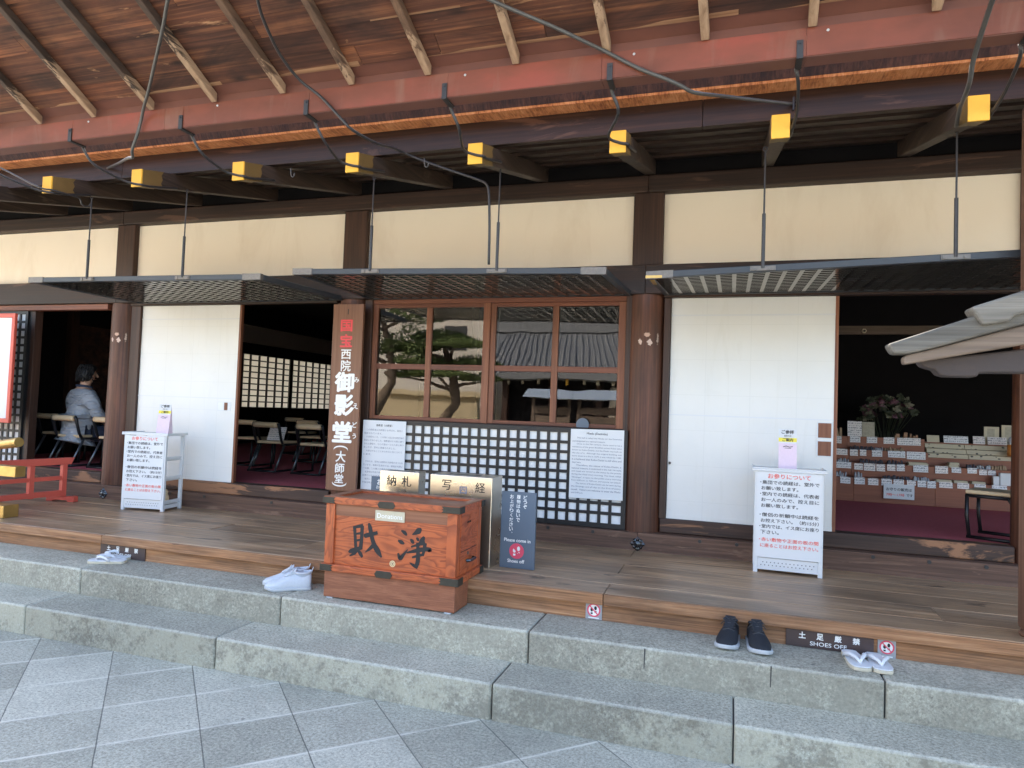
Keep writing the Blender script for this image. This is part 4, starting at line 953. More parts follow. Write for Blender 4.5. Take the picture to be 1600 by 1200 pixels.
# ------------------------------------------------------------------ steel drop boxes
sb1 = thing('steel_box', 'short brushed steel drop box lettered for votive slips behind the donation box', 'steel box', (-2.185, 4.36, 0.52))
MB().box(-2.335, -2.035, 4.31, 4.42, 0.52, 1.096).build('body', 'steel', sb1, bevel=0.004)
bx('slot', 'black_matte', sb1, -2.28, -2.09, 4.345, 4.365, 1.0962, 1.0975)
q = MB(); put_text(q, '納', 4.3088, -2.245, 1.030, h=0.074, bold=0.012); q.build('lettering', 'ink', sb1); q = MB(); put_text(q, '札', 4.3088, -2.128, 1.030, h=0.074, bold=0.012); q.build('lettering', 'ink', sb1)
sb2 = thing('steel_box', 'tall brushed steel drop box lettered for copied sutras beside the dark shoe sign', 'steel box', (-1.685, 4.3, 0.52))
MB().box(-1.905, -1.466, 4.212, 4.42, 0.52, 1.104).build('body', 'steel', sb2, bevel=0.004)
bx('slot', 'black_matte', sb2, -1.80, -1.57, 4.29, 4.315, 1.1042, 1.1055)
q = MB(); put_text(q, '写', 4.2108, -1.785, 1.040, h=0.066, bold=0.008); q.build('lettering', 'ink', sb2); q = MB(); put_text(q, '経', 4.2108, -1.548, 1.036, h=0.066, bold=0.008); q.build('lettering', 'ink', sb2)
q = MB(); put_text(q, '四', 4.2108, -1.667, 1.012, w=0.05, bold=0.02); q.build('mark', 'ink_blue', sb2)

# ------------------------------------------------------------------ slate sign "please come in / shoes off"
def prohibition(mb_ring, mb_foot, cx, y, cz, r, both=True):
    mb_ring.disc_y(cx, y, cz, r, 0.0008, 28, r*0.80)
    for sx, dz in ((-0.30, -0.10), (0.26, 0.16)):
        L = r*0.48
        pts = [(cx+sx*r+L*0.42*math.cos(a), cz+dz*r+0.16*r+L*0.62*math.sin(a)) for a in [k*math.pi/8 for k in range(16)]]
        mb_foot.prism(pts, 'xz', y+0.0002, y+0.0008)
        mb_foot.prism([(cx+sx*r-0.14*r, cz+dz*r-0.50*r), (cx+sx*r+0.14*r, cz+dz*r-0.50*r), (cx+sx*r+0.17*r, cz+dz*r-0.26*r), (cx+sx*r-0.17*r, cz+dz*r-0.26*r)], 'xz', y+0.0002, y+0.0008)
    c, s_ = math.cos(R(-45)), math.sin(R(-45)); hw = r*0.085; hl = r*0.86
    mb_ring.prism([(cx+c*u-s_*v, cz+s_*u+c*v) for u, v in ((-hl,-hw),(hl,-hw),(hl,hw),(-hl,hw))], 'xz', y-0.0004, y+0.0001)
sg = thing('shoe_sign', 'slate grey standing sign asking visitors to take shoes off, beside the tall steel box', 'sign', (-1.305, 4.31, 0.52))
sgb = MB().box(-1.424, -1.190, 4.292, 4.318, 0.522, 1.016).build('board', 'slate', sg, bevel=0.002)
q = MB()
def column(chars, x, ztop, h, bold=0.02, y=4.2908):
    for i, ch in enumerate(chars):
        cz = ztop - h*(i+0.5)
        if ch in '。': put_text(q, ch, y, x+h*0.25, cz+h*0.25, h=h*0.25, bold=0)
        elif ch == '上': put_text(q, ch, y, x, cz, h=h*0.8, bold=bold)
        elif ch == 'く': put_text(q, ch, y, x, cz, h=h*0.82, bold=bold)
        else: put_text(q, ch, y, x, cz, h=h*0.86, w=h*0.86, bold=bold)
column('どうぞ', -1.262, 1.000, 0.0300); column('履物はぬいで', -1.307, 1.000, 0.0298); column('お上がりください。', -1.353, 1.000, 0.0300)
put_text(q, 'Please come in', 4.2908, -1.307, 0.704, w=0.180, bold=0.022); put_text(q, 'Shoes off', 4.2908, -1.312, 0.570, w=0.115, bold=0.022)
q.build('lettering', 'ink_white', sg)
r1, f1, w1 = MB(), MB(), MB(); w1.disc_y(-1.309, 4.2912, 0.635, 0.049, 0.0007); prohibition(r1, f1, -1.309, 4.2902, 0.635, 0.050)
w1.build('icon_disc', 'sign_pink', sg); f1.build('icon_soles', 'ink_white', sg); r1.build('icon_ring', 'sign_pink', sg)
MB().hexa([(-1.40,4.3185,0.95),(-1.22,4.3185,0.95),(-1.22,4.40,0.52),(-1.40,4.40,0.52),(-1.40,4.322,0.95),(-1.22,4.322,0.95),(-1.22,4.405,0.52),(-1.40,4.405,0.52)]).build('rear_prop', 'slate', sg)
sg2 = thing('small_sign', 'small tilted slate sign half hidden behind the short steel box', 'sign', (-2.50, 4.7, 0.52))
m = MB().box(-2.62, -2.36, 4.70, 4.712, 0.53, 1.005); m.build('board', 'slate', sg2, bevel=0.002)
MB().box(-2.50, -2.48, 4.7125, 4.80, 0.52, 0.535).build('foot', 'slate', sg2)
q = MB(); put_text(q, 'お', 4.6988, -2.545, 0.965, h=0.045, bold=0.02); put_text(q, '願', 4.6988, -2.490, 0.965, h=0.045, bold=0.02); put_text(q, 'い', 4.6988, -2.435, 0.965, h=0.036, bold=0.02)
put_text(q, 'お参りの方は', 4.6988, -2.49, 0.925, w=0.17, bold=0.01); q.build('lettering', 'ink_white', sg2)

# ------------------------------------------------------------------ tall name board
nb = thing('name_board', 'tall brown name board with large white vertical lettering left of the window', 'name board', (-3.22, 5.26, 0.79))
MB().box(-3.372, -3.072, 5.243, 5.272, 0.795, 2.428).build('board', 'name_board', nb, bevel=0.003)
MB().box(-3.225, -3.219, 5.240, 5.2428, 2.335, 2.385).build('hanging_slot', 'black_matte', nb)
q = MB(); yq = 5.2418
put_text(q, '国', yq, -3.232, 2.238, h=0.105, w=0.118, bold=0.03); put_text(q, '宝', yq, -3.230, 2.105, h=0.115, w=0.122, bold=0.03); q.build('red_lettering', 'ink_crimson', nb)
q = MB()
put_text(q, '西', yq, -3.225, 1.985, h=0.085, w=0.100, bold=0.016); put_text(q, '院', yq, -3.222, 1.885, h=0.10, w=0.098, bold=0.016)
put_text(q, '御', yq, -3.228, 1.742, h=0.178, w=0.195, bold=0.04); put_text(q, '影', yq, -3.222, 1.540, h=0.188, w=0.192, bold=0.04); put_text(q, '堂', yq, -3.230, 1.305, h=0.188, w=0.196, bold=0.04)
for ch, z, hh in (('み', 1.762, 0.045), ('え', 1.535, 0.05), ('ど', 1.372, 0.05), ('う', 1.275, 0.045)): put_text(q, ch, yq, -3.108, z, h=hh, bold=0.02)
n = 14
for zc, sgn in ((1.168, 1), (0.848, -1)):
    arc = [(-3.235+0.07*math.cos(a), zc+sgn*(0.030*math.sin(a)-0.012)) for a in [k*math.pi/n for k in range(n+1)]]
    inn = [(x*1.0, z-sgn*0.012) for x, z in arc]
    q.prism(arc + inn[::-1], 'xz', yq, yq+0.0008)
put_text(q, '大', yq, -3.232, 1.092, h=0.098, w=0.100, bold=0.02); put_text(q, '師', yq, -3.236, 0.990, h=0.088, w=0.092, bold=0.02); put_text(q, '堂', yq, -3.240, 0.900, h=0.078, w=0.088, bold=0.02)
q.build('white_lettering', 'ink_white', nb)

# ------------------------------------------------------------------ paper notices on the wainscot
def wrap(mb, lines, x0, x1, ztop, lh, y, em, bold=0.0):
    z = ztop
    for ln in lines:
        ind, jus, tx = ln
        if tx: put_text(mb, tx, y, left=x0+ind, cz=z, em=em, bold=bold)
        z -= lh
en = thing('paper_notice', 'white English notice sheet pinned on the right end of the lattice wainscot', 'notice', (-0.995, 5.31, 0.89))
MB().hexa([(-1.206,5.312,0.878),(-0.782,5.312,0.882),(-0.782,5.3175,0.882),(-1.206,5.3175,0.878),(-1.206,5.312,1.419),(-0.785,5.312,1.424),(-0.785,5.3175,1.424),(-1.206,5.3175,1.419)]).build('sheet', 'paper', en)
q = MB(); put_text(q, 'Miedo (Daishido)', 5.3112, -0.995, 1.386, w=0.165, bold=0.012); q.build('heading', 'ink', en)
EN = ['    This hall is called the Miedo (or the Daishido)', 'and designated as a national treasure.', '    Once in the 9th century, there used to be a', 'residence of the great Buddhist priest Kukai (also', 'known as Kobo-Daishi), and the Miedo was built on', 'the site of it.  Although the original building was', 'burnt down in a fire in 1379, it was rebuilt by 1380.', 'It is believed that Kobo-Daishi is still alive and', 'stays here.', '    Therefore, the statue of Kobo-Daishi, a', 'national treasure, is enshrined in this hall. He rests', 'and meals are served to the statue by the priests', 'during the ritual every morning. The ritual, called', '"Shojingu", is open to the public every morning', 'from 6:00 a.m. to 7:00 a.m. and anyone can attend.', '    The statue of Kobo-Daishi can be seen during', 'the Shojingu and all day on the 21st of every', 'month.  Visitors are welcome to enter the Miedo', 'until 5:00 p.m.']
q = MB()
for i, tx in enumerate(EN):
    k = len(tx) - len(tx.lstrip()); tx = tx.strip(); full = i not in (1, 8, 18)
    a = -1.190 + (0.035 if k else 0.0); b = -0.800
    if full: put_text(q, tx, 5.3112, (a+b)/2, 1.350-i*0.0238, w=b-a, h=0.0145, bold=0.006)
    else: put_text(q, tx, 5.3112, left=a, cz=1.350-i*0.0238, em=0.0172, bold=0.006)
q.build('body_text', 'ink_blue', en)
jp = thing('paper_notice', 'white Japanese notice sheet on the left end of the lattice wainscot', 'notice', (-2.86, 5.31, 0.82))
MB().box(-3.066, -2.650, 5.312, 5.3175, 0.815, 1.418).build('sheet', 'paper', jp, bevel=0.003)
q = MB(); put_text(q, '御影堂（大師堂）', 5.3112, -2.858, 1.376, w=0.155, bold=0.012); q.build('heading', 'ink', jp)
JP = ['　この御影堂は大師堂とも呼ばれ、国宝に', '指定されています。', '　九世紀のころ、この地には弘法大師空海の', '住まいがありました。御影堂はその跡に建て', 'られた建物で、もとの堂は一三七九年に焼け', 'ましたが、翌年に再建されました。', '　大師は今もここにおられると信じられて', 'います。', '', '　そのため、堂内には国宝の大師像がまつられ', 'ています。毎朝の生身供では、僧侶が大師に', '一の膳、二の膳とお茶をお供えします。', '　生身供は午前六時から始まり、どなたでも', 'お参りいただけます。', '　毎月二十一日は終日お参りができます。', '午後五時まで堂内にお入りいただけます。']
q = MB()
for i, tx in enumerate(JP):
    if not tx: continue
    ind = 0.022 if tx[0] == '　' else 0.0; t = tx.strip('　'); W = min(0.385-ind, 0.0195*len(t))
    put_text(q, t, 5.3112, -3.05+ind+W/2, 1.335-i*0.0305, w=W, h=0.0165, bold=0.0)
q.build('body_text', 'ink_blue', jp)

# ------------------------------------------------------------------ plates on the veranda edge
def shoes_plate(x0, x1, z0, z1, label):
    t = thing('shoes_off_plate', label, 'sign plate', ((x0+x1)/2, 3.96, z0))
    bx('plate', 'plate_brown', t, x0, x1, 3.956, 3.9645, z0, z1, bevel=0.001)
    q = MB(); W = x1-x0
    for i, ch in enumerate('土足厳禁'): put_text(q, ch, 3.9552, x0+W*(0.19+0.205*i), z1-0.030, h=0.034, w=0.034, bold=0.035)
    put_text(q, 'SHOES OFF', 3.9552, x0+W*0.49, z0+0.024, h=0.021, w=0.175, bold=0.012)
    q.build('lettering', 'ink_white', t)
shoes_plate(-4.437, -4.018, 0.360, 0.455, 'brown shoes off plate above the cream sandals at the left end of the veranda edge')
shoes_plate(0.303, 0.722, 0.361, 0.453, 'brown shoes off plate between the black sneakers and the white sandals at right')
def sticker(x0, x1, z0, z1, label):
    t = thing('shoe_sticker', label, 'sticker', ((x0+x1)/2, 3.96, z0))
    bx('sheet', 'plate_grey', t, x0, x1, 3.958, 3.9645, z0, z1)
    r_, f_, w_ = MB(), MB(), MB(); cx, cz = (x0+x1)/2, z0+(z1-z0)*0.58; rr = (x1-x0)*0.41
    w_.disc_y(cx, 3.9572, cz, rr*0.95, 0.0006); prohibition(r_, f_, cx, 3.9562, cz, rr)
    w_.build('icon_disc', 'ink_white', t); f_.build('icon_soles', 'ink', t); r_.build('icon_ring', 'sign_pink', t)
    MB().box(cx-(x1-x0)*0.33, cx+(x1-x0)*0.33, 3.9572, 3.9578, z0+0.006, z0+0.012).build('small_print', 'ink_white', t)
sticker(-0.776, -0.682, 0.362, 0.4525, 'small no shoes pictogram sticker on the plank edge below the plank joint')
sticker(0.740, 0.823, 0.357, 0.4525, 'small no shoes pictogram sticker just right of the brown plate')

# ------------------------------------------------------------------ shoes
def sneaker(name, label, loc, rot, upper, lining, lace, group, mirror=1, L=0.285, pitch=0.0):
    t = thing(name, label, 'shoe', loc, group); t.rotation_euler = (0, 0, rot); t.scale = (1.38, 1.04, 1.15)
    P = Vector(loc)
    def outline(y):     # half width of the sole along the length (heel 0 .. toe 1)
        pts = [(0,0.022),(0.06,0.031),(0.2,0.034),(0.42,0.033),(0.65,0.043),(0.8,0.042),(0.92,0.031),(1.0,0.012)]
        for (a, wa), (b, wb) in zip(pts[:-1], pts[1:]):
            if y <= b: return wa+(wb-wa)*(y-a)/(b-a)
        return 0.012
    def top(y):
        pts = [(0,0.088),(0.07,0.098),(0.18,0.088),(0.34,0.094),(0.46,0.094),(0.62,0.072),(0.8,0.056),(0.93,0.046),(1.0,0.030)]
        for (a, wa), (b, wb) in zip(pts[:-1], pts[1:]):
            if y <= b: return wa+(wb-wa)*(y-a)/(b-a)
        return 0.03
    bend = lambda u: mirror*0.012*max(0, u-0.4)**1.5*2
    rings = []
    for u in [0,0.03,0.08,0.16,0.25,0.34,0.42,0.5,0.6,0.7,0.8,0.88,0.94,0.98,1.0]:
        w_, h = outline(u)*0.96, top(u); b = 0.012+0.012*max(0, u-0.82)/0.18
        rg = []
        for k in range(14):
            a = 2*math.pi*k/14
            cx, cz = math.cos(a), math.sin(a)
            nar = 1.0 - 0.42*max(0, cz)**1.3*(1.0 if u < 0.6 else 0.7)
            rg.append(P + Vector((cx*w_*nar + bend(u), u*L, b + (h-b)*(0.5+0.5*cz) if cz > -0.3 else b)))
        rings.append(rg)
    MB().loft(rings).build('upper', upper, t, smooth=True, sub=1)
    sr = []
    for z, k in ((0.0, 0.97), (0.005, 1.03), (0.013, 1.05), (0.018, 1.02)):
        rg = []
        us = [0,0.02,0.06,0.14,0.25,0.4,0.55,0.68,0.8,0.9,0.96,1.0]
        for u in us: rg.append(P + Vector((outline(u)*k+bend(u), u*L*1.02-0.003, z + 0.012*max(0, u-0.80)/0.2)))
        for u in reversed(us): rg.append(P + Vector((-outline(u)*k+bend(u), u*L*1.02-0.003, z + 0.012*max(0, u-0.80)/0.2)))
        sr.append(rg)
    MB().loft(sr).build('sole', 'sole', t, smooth=True)
    op = [P + Vector((math.cos(a)*0.022, 0.20*L+0.052*math.sin(a)*1.0, 0.0975-0.004*math.cos(2*a)-0.003)) for a in [k*math.pi/8 for k in range(16)]]
    op2 = [p + Vector((0,0,-0.02)) for p in op]
    MB().loft([op2, op]).build('opening', lining, t, smooth=False)
    cr = op + [op[0]]
    MB().tube([p+Vector((0,0,0.001)) for p in cr], 0.0065, 8).build('collar', upper, t, smooth=True)
    tg = MB(); tg.hexa([P+Vector(v) for v in ((-0.017,0.36*L,0.088),(0.017,0.36*L,0.088),(0.015,0.60*L,0.073),(-0.015,0.60*L,0.073),(-0.020,0.33*L,0.116),(0.020,0.33*L,0.116),(0.016,0.60*L,0.080),(-0.016,0.60*L,0.080))])
    tg.build('tongue', upper, t, bevel=0.003)
    lc = MB()
    for i in range(4):
        u = 0.43+0.055*i; z = top(u)+0.005-0.002*i
        lc.tube([P+Vector((-0.021+bend(u), u*L, z-0.008)), P+Vector((bend(u), (u+0.012)*L, z)), P+Vector((0.021+bend(u), (u+0.02)*L, z-0.008))], 0.0028, 6)
    for sx in (-1, 1):
        z = top(0.41)+0.008
        lc.tube([P+Vector((0, 0.41*L, z)), P+Vector((sx*0.018, 0.395*L, z+0.010)), P+Vector((sx*0.027, 0.42*L, z)), P+Vector((sx*0.010, 0.425*L, z-0.001))], 0.0022, 6)
        lc.tube([P+Vector((0, 0.42*L, z)), P+Vector((sx*0.022, 0.46*L, z-0.006)), P+Vector((sx*0.033, 0.45*L, z-0.022))], 0.0018, 6)
    lc.build('laces', lace, t, smooth=True)
    MB().hexa([P+Vector(v) for v in ((-0.007,0.002,0.085),(0.007,0.002,0.085),(0.007,0.010,0.085),(-0.007,0.010,0.085),(-0.006,-0.010,0.122),(0.006,-0.010,0.122),(0.006,-0.006,0.122),(-0.006,-0.006,0.122))]).build('heel_tab', upper, t, bevel=0.002)
    for s in (-1,):
        pass
    return t
zs = 0.359
sneaker('sneaker', 'black sneaker of the right-hand pair, the left one of the two', (0.030, 4.000, zs), R(180)+R(-5), 'sneaker_black', 'lining', 'ink_grey', 'black sneakers', 1, 0.275)
sneaker('sneaker', 'black sneaker of the right-hand pair, beside the brown plate', (0.143, 3.992, zs), R(180)+R(5), 'sneaker_black', 'lining', 'ink_grey', 'black sneakers', -1, 0.275)
sneaker('sneaker', 'white knit sneaker nearest the donation box, behind its mate', (-2.605, 3.905, zs), R(124), 'sneaker_white', 'lining_white', 'sneaker_white', 'white sneakers', 1, 0.27)
sneaker('sneaker', 'white knit sneaker lying in front of its mate, left of the donation box', (-2.535, 3.835, zs), R(120), 'sneaker_white', 'lining_white', 'sneaker_white', 'white sneakers', -1, 0.27)
def zori(label, loc, rot, group, tilt=0.0, mir=1):
    t = thing('sandal', label, 'sandal', loc, group); P = Vector(loc); t.rotation_euler = (0, tilt, rot)
    L = 0.255
    out = [(-0.036,0.012),(-0.022,0.0),(0.022,0.0),(0.036,0.012),(0.042,0.08),(0.050,0.17),(0.050,0.215),(0.040,0.245),(0.020,0.255),(-0.020,0.255),(-0.040,0.245),(-0.050,0.215),(-0.050,0.17),(-0.042,0.08)]
    MB().prism([(P.x+x, P.y+y) for x, y in out], 'xy', P.z, P.z+0.017).build('sole', 'zori_edge', t, bevel=0.004)
    MB().prism([(P.x+x*0.985, P.y+0.002+y*0.985) for x, y in out], 'xy', P.z+0.0172, P.z+0.024).build('insole', 'zori_white', t, bevel=0.003)
    st = MB()
    for sx in (-1, 1):
        st.tube([P+Vector((0, 0.205, 0.024)), P+Vector((sx*0.010, 0.19, 0.042)), P+Vector((sx*0.032, 0.155, 0.050)), P+Vector((sx*0.045, 0.115, 0.038)), P+Vector((sx*0.046, 0.095, 0.019))], [0.006,0.008,0.011,0.010,0.007], 10)
    st.build('strap', 'zori_white', t, smooth=True)
    MB().cyl(P+Vector((0, 0.205, 0.02)), P+Vector((0, 0.198, 0.036)), 0.005, 8).build('toe_post', 'zori_white', t)
    return t
zori('white sandal right of the brown plate, the left one of the pair', (0.600, 3.945, zs), R(180)+R(7), 'white sandals at right')
zori('white sandal of the pair at right, under the small pictogram sticker', (0.712, 3.950, zs), R(180)+R(2), 'white sandals at right')
zori('cream sandal lying nearest the step edge below the left brown plate', (-4.085, 3.860, zs), R(112), 'cream sandals at left')
zori('cream sandal behind its mate under the left brown plate, toe to the left', (-4.14, 3.930, zs), R(94), 'cream sandals at left', tilt=0.0)

# ------------------------------------------------------------------ white rack stands carrying the worship rules
RULES = [('r', 'お参りについて', 0.120, 0.955), ('k', '・集団での読経は、堂外で', 0.04, 0.880), ('k', '　お願い致します。', 0.07, 0.812), ('k', '・堂内での読経は、代表者', 0.04, 0.744), ('k', '　お一人のみで、控え目に', 0.07, 0.676), ('k', '　お願い致します。', 0.07, 0.608),
         ('k', '・僧侶の祈願中は読経を', 0.04, 0.500), ('k', '　お控え下さい。（約15分）', 0.07, 0.432), ('k', '・堂内では、イス席にお座り', 0.04, 0.364), ('k', '　下さい。', 0.07, 0.296), ('r', '・赤い敷物や正面の板の間', 0.04, 0.210), ('r', '　に座ることはお控え下さい。', 0.07, 0.142)]
def rack(label, label2, x, y, rot, w):
    t = thing('rack_stand', label, 'rack', (x, y, 0.52))
    h = 0.692; dpt = 0.27; a, b = x-w/2, x+w/2; z = 0.52
    for px in (a, b-0.028):
        for py in (y, y+dpt-0.028):
            bx('post', 'white_plastic', t, px, px+0.028, py, py+0.028, z, z+h-0.012, bevel=0.003)
    tb = MB().box(a-0.018, b+0.018, y-0.014, y+dpt+0.014, z+h-0.0115, z+h+0.004).box(a-0.018, b+0.018, y-0.014, y-0.006, z+h+0.004, z+h+0.014).box(b+0.010, b+0.018, y-0.0055, y+dpt+0.014, z+h+0.004, z+h+0.014).box(a-0.018, a-0.010, y-0.0055, y+dpt+0.014, z+h+0.004, z+h+0.014)
    tb.build('top_tray', 'white_plastic', t, bevel=0.003)
    for zz in (0.055, 0.27, 0.45):
        bx('shelf', 'white_plastic', t, a+0.028, b-0.028, y+0.016, y+dpt-0.003, z+zz, z+zz+0.016)
        bx('side_bar', 'white_plastic', t, b-0.024, b-0.004, y+0.0285, y+dpt-0.0285, z+zz+0.016, z+zz+0.040)
    toe = bx('toe_panel', 'white_plastic', t, a+0.0285, b-0.0285, y+0.004, y+0.015, z+0.022, z+0.100)
    dm = MB()
    for j in range(2):
        for i in range(14): dm.disc_y(a+0.05+(w-0.10)*(i+0.5*j)/13.6, y+0.003, z+0.052+0.020*j, 0.0034, 0.0012, 8)
    dm.build('perforation', 'ink_grey', toe)
    bx('side_toe', 'white_plastic', t, b-0.018, b-0.006, y+0.0285, y+dpt-0.0285, z+0.022, z+0.055)
    pz0, pz1 = z+0.105, z+h-0.016
    po = bx('poster', 'paper', t, a+0.014, b-0.014, y-0.006, y-0.001, pz0, pz1)
    qk, qr = MB(), MB(); W = w-0.028; H = pz1-pz0
    for c, tx, ind, fz in RULES:
        if fz in (0.744, 0.500, 0.364): qk.build('rules_text', 'ink_grey', po); qk = MB()
        if fz == 0.210: qr.build('red_rules_text', 'ink_red', po); qr = MB()
        mb = qr if c == 'r' else qk
        x0 = a+0.014+W*ind; cz = pz0+H*fz
        s = tx.strip('　'); full = len(s) >= 11
        if ind == 0.12: put_text(mb, s, y-0.0066, x, cz, w=W*0.66, h=H*0.060, bold=0.02)
        else:
            x1 = a+0.014+W*(0.965 if full else ind+0.072*len(s)*1.0)
            if s[0] == '・':
                put_text(mb, '・', y-0.0066, x0+0.008, cz, h=0.007, bold=0.02); s = s[1:]; x0 = a+0.014+W*0.085
            put_text(mb, s, y-0.0066, (x0+x1)/2, cz, w=x1-x0, h=H*0.046, bold=0.018)
    qk.build('rules_text', 'ink_grey', po); qr.build('red_rules_text', 'ink_red', po)
    # leaflet holder standing on the tray
    t.rotation_euler = (0, 0, rot)
    return t
def leaflet(label, x, y, rot):
    t = thing('leaflet_holder', label, 'leaflet holder', (x, y, 1.2165)); z = 1.2165; wv = 0.058
    MB().prism([(y-0.028, z), (y+0.050, z), (y+0.012, z+0.266), (y+0.006, z+0.266)], 'yz', x-wv+0.006, x+wv-0.006).build('holder', 'pink_paper', t)
    def pan(nm, m, z0, z1, off):
        f = lambda zz: y-0.028+(zz-z)*0.034/0.266-off
        return MB().hexa([(x-wv,f(z0),z0),(x+wv,f(z0),z0),(x+wv,f(z0)+.002,z0),(x-wv,f(z0)+.002,z0),(x-wv,f(z1),z1),(x+wv,f(z1),z1),(x+wv,f(z1)+.002,z1),(x-wv,f(z1)+.002,z1)]).build(nm, m, t)
    pan('leaflet', 'pink_paper', z+0.002, z+0.175, 0.006); pan('header_card', 'paper', z+0.17, z+0.270, 0.004); pan('yellow_band', 'ink_yellow', z+0.185, z+0.212, 0.0052)
    q = MB()
    for tx, zz, W in (('ご参拝', 0.252, 0.08), ('初めての', 0.226, 0.045), ('ご案内', 0.199, 0.068)):
        put_text(q, tx, y-0.028+zz*0.034/0.266-0.0072, x, z+zz, w=W, bold=0.02)
    q.build('lettering', 'ink_grey', t)
    q = MB(); yy = y-0.028+0.15*0.034/0.266-0.0085
    q.tube([(x-0.03, yy, z+0.150), (x-0.01, yy, z+0.157), (x+0.012, yy, z+0.150), (x+0.032, yy, z+0.155)], 0.0022, 6); q.tube([(x-0.02, yy, z+0.143), (x+0.022, yy, z+0.142)], 0.0016, 6); q.build('leaflet_drawing', 'ink_grey', t)
    t.rotation_euler = (0, 0, rot)
rack('white plastic rack with a worship rules poster in front of the left white door', '', -5.045, 4.90, R(9), 0.42)
rack('white plastic rack with a worship rules poster in front of the right white door', '', 0.378, 4.945, R(-1), 0.43)
leaflet('pink leaflet holder on the left white rack', -4.965, 5.03, R(14))
leaflet('pink leaflet holder on the right white rack', 0.372, 5.06, R(2))
tag(MB().lathe([(0.028,0),(0.034,0.01),(0.03,0.05),(0.018,0.075),(0.022,0.095),(0.012,0.115),(0.003,0.118)], (-4.93,5.05,0.5915), 14).build('wooden_doll', 'tan_cushion', origin=(-4.93,5.05,0.5915), smooth=True), 'small tan wooden figure on the bottom shelf of the left white rack', 'figure')

# ------------------------------------------------------------------ veranda railing with gilt ends, red barrier
rl = thing('veranda_railing', 'veranda railing ending in gilt sleeves at the left frame edge', 'railing', (-6.6, 4.13, 0.52))
MB().tube([(-9,4.13,1.075),(-6.6,4.13,1.075),(-6.2,4.13,1.082),(-5.95,4.13,1.095),(-5.76,4.12,1.108)], 0.036, 18).build('top_rail', 'red_paint', rl, smooth=True)
MB().tube([(-5.80,4.122,1.105),(-5.66,4.115,1.122),(-5.53,4.105,1.142)], 0.039, 20).build('gilt_cap', 'gold', rl, smooth=False)
bx('middle_rail', 'red_paint', rl, -9, -5.80, 4.09, 4.17, 0.862, 0.935, bevel=0.004)
bx('gilt_sleeve', 'gold', rl, -5.80, -5.528, 4.086, 4.174, 0.856, 0.941, bevel=0.004)
bx('bottom_rail', 'red_paint', rl, -9, -5.84, 4.07, 4.19, 0.52, 0.615, bevel=0.004)
bx('gilt_sleeve', 'gold', rl, -5.84, -5.605, 4.066, 4.194, 0.5205, 0.622, bevel=0.004)
for x in (-6.9, -8.2):
    bx('post', 'red_paint', rl, x-0.04, x+0.04, 4.095, 4.165, 0.615, 0.862); bx('post', 'red_paint', rl, x-0.03, x+0.03, 4.10, 4.16, 0.935, 1.05)
rb_ = thing('red_barrier', 'low vermilion wooden barrier on a foot, standing on the veranda left of the rack', 'barrier', (-6.10, 4.98, 0.52))
dv = Vector((-0.11, -0.99, 0)).normalized(); nv = Vector((dv.y, -dv.x, 0)); O = Vector((-6.10, 4.98, 0.52))
def ob(name, s0, s1, hw, z0, z1, bev=0.003, slant=0.0):
    p = []
    for z in (z0, z1):
        e = slant if z == z1 else 0
        for s, n in ((s0-e, -hw), (s1, -hw), (s1, hw), (s0-e, hw)): p.append(O + dv*s + nv*n + Vector((0,0,z)))
    return MB().hexa(p).build(name, 'red_paint', rb_, bevel=bev)
ob('top_rail', -0.055, 0.66, 0.026, 0.352, 0.415, slant=0.03)
ob('middle_rail', 0.0225, 0.66, 0.015, 0.205, 0.243); ob('bottom_rail', 0.0225, 0.66, 0.024, 0.055, 0.105)
for s in (0.0, 0.30, 0.62): ob('post', s-0.022, s+0.022, 0.023, 0.050, 0.3518)
ft = MB().prism([(-0.15,0.0),(-0.085,0.0),(-0.075,0.014),(0.075,0.014),(0.085,0.0),(0.15,0.0),(0.15,0.052),(0.11,0.056),(0.075,0.049),(-0.075,0.049),(-0.11,0.056),(-0.15,0.052)], 'xz', -0.03, 0.03)
ft.xf(Matrix.Translation(O) @ Matrix.Rotation(R(8), 4, 'Z')); ft.build('foot', 'red_paint', rb_, bevel=0.003)
nbd = thing('framed_notice', 'large white notice in a red frame at the left frame edge', 'notice', (-7.8, 5.1, 0.52))
bx('sheet', 'paper', nbd, -8.3, -7.085, 5.112, 5.118, 1.275, 2.315)
m = MB().box(-8.3,-7.04,5.10,5.13,2.3155,2.36).box(-8.3,-7.04,5.10,5.13,1.23,1.2745).box(-7.0845,-7.04,5.10,5.13,1.2747,2.3153).box(-8.345,-8.3005,5.10,5.13,1.23,2.36)
m.build('frame', 'red_paint', nbd, bevel=0.004)
for x in (-8.2, -7.3): bx('leg', 'red_paint', nbd, x-0.02, x+0.02, 5.131, 5.16, 0.52, 2.0)

# ------------------------------------------------------------------ small board roof close by at right
sr = thing('notice_roof', 'small grey weathered board roof of a notice stand at the right frame edge', 'small roof', (0.75, 2.2, 1.7))
def plank(name, mat, pts, ya, yb, bev=0.004): return MB().prism(pts, 'xz', ya, yb).build(name, mat, sr, bevel=bev)
def mir(p, c=1.35): return [(2*c-x, z) for x, z in reversed(p)]
mid = [(0.425,1.780),(0.440,1.752),(0.478,1.752),(0.56,1.775),(1.35,2.02),(1.35,2.075),(0.64,1.860)]
tanp = [(0.467,1.742),(0.478,1.7505),(0.56,1.7735),(1.35,2.018),(1.35,1.955),(0.78,1.785),(0.470,1.722)]
stub = [(0.628,1.8815),(0.655,1.832),(0.72,1.842),(0.73,1.856),(1.35,2.0765),(1.35,2.13),(0.76,1.930),(0.640,1.887)]
def inset(p, dx): return [(min(x+dx, 1.35), z+dx*0.31 if x+dx < 1.35 else z) for x, z in p]
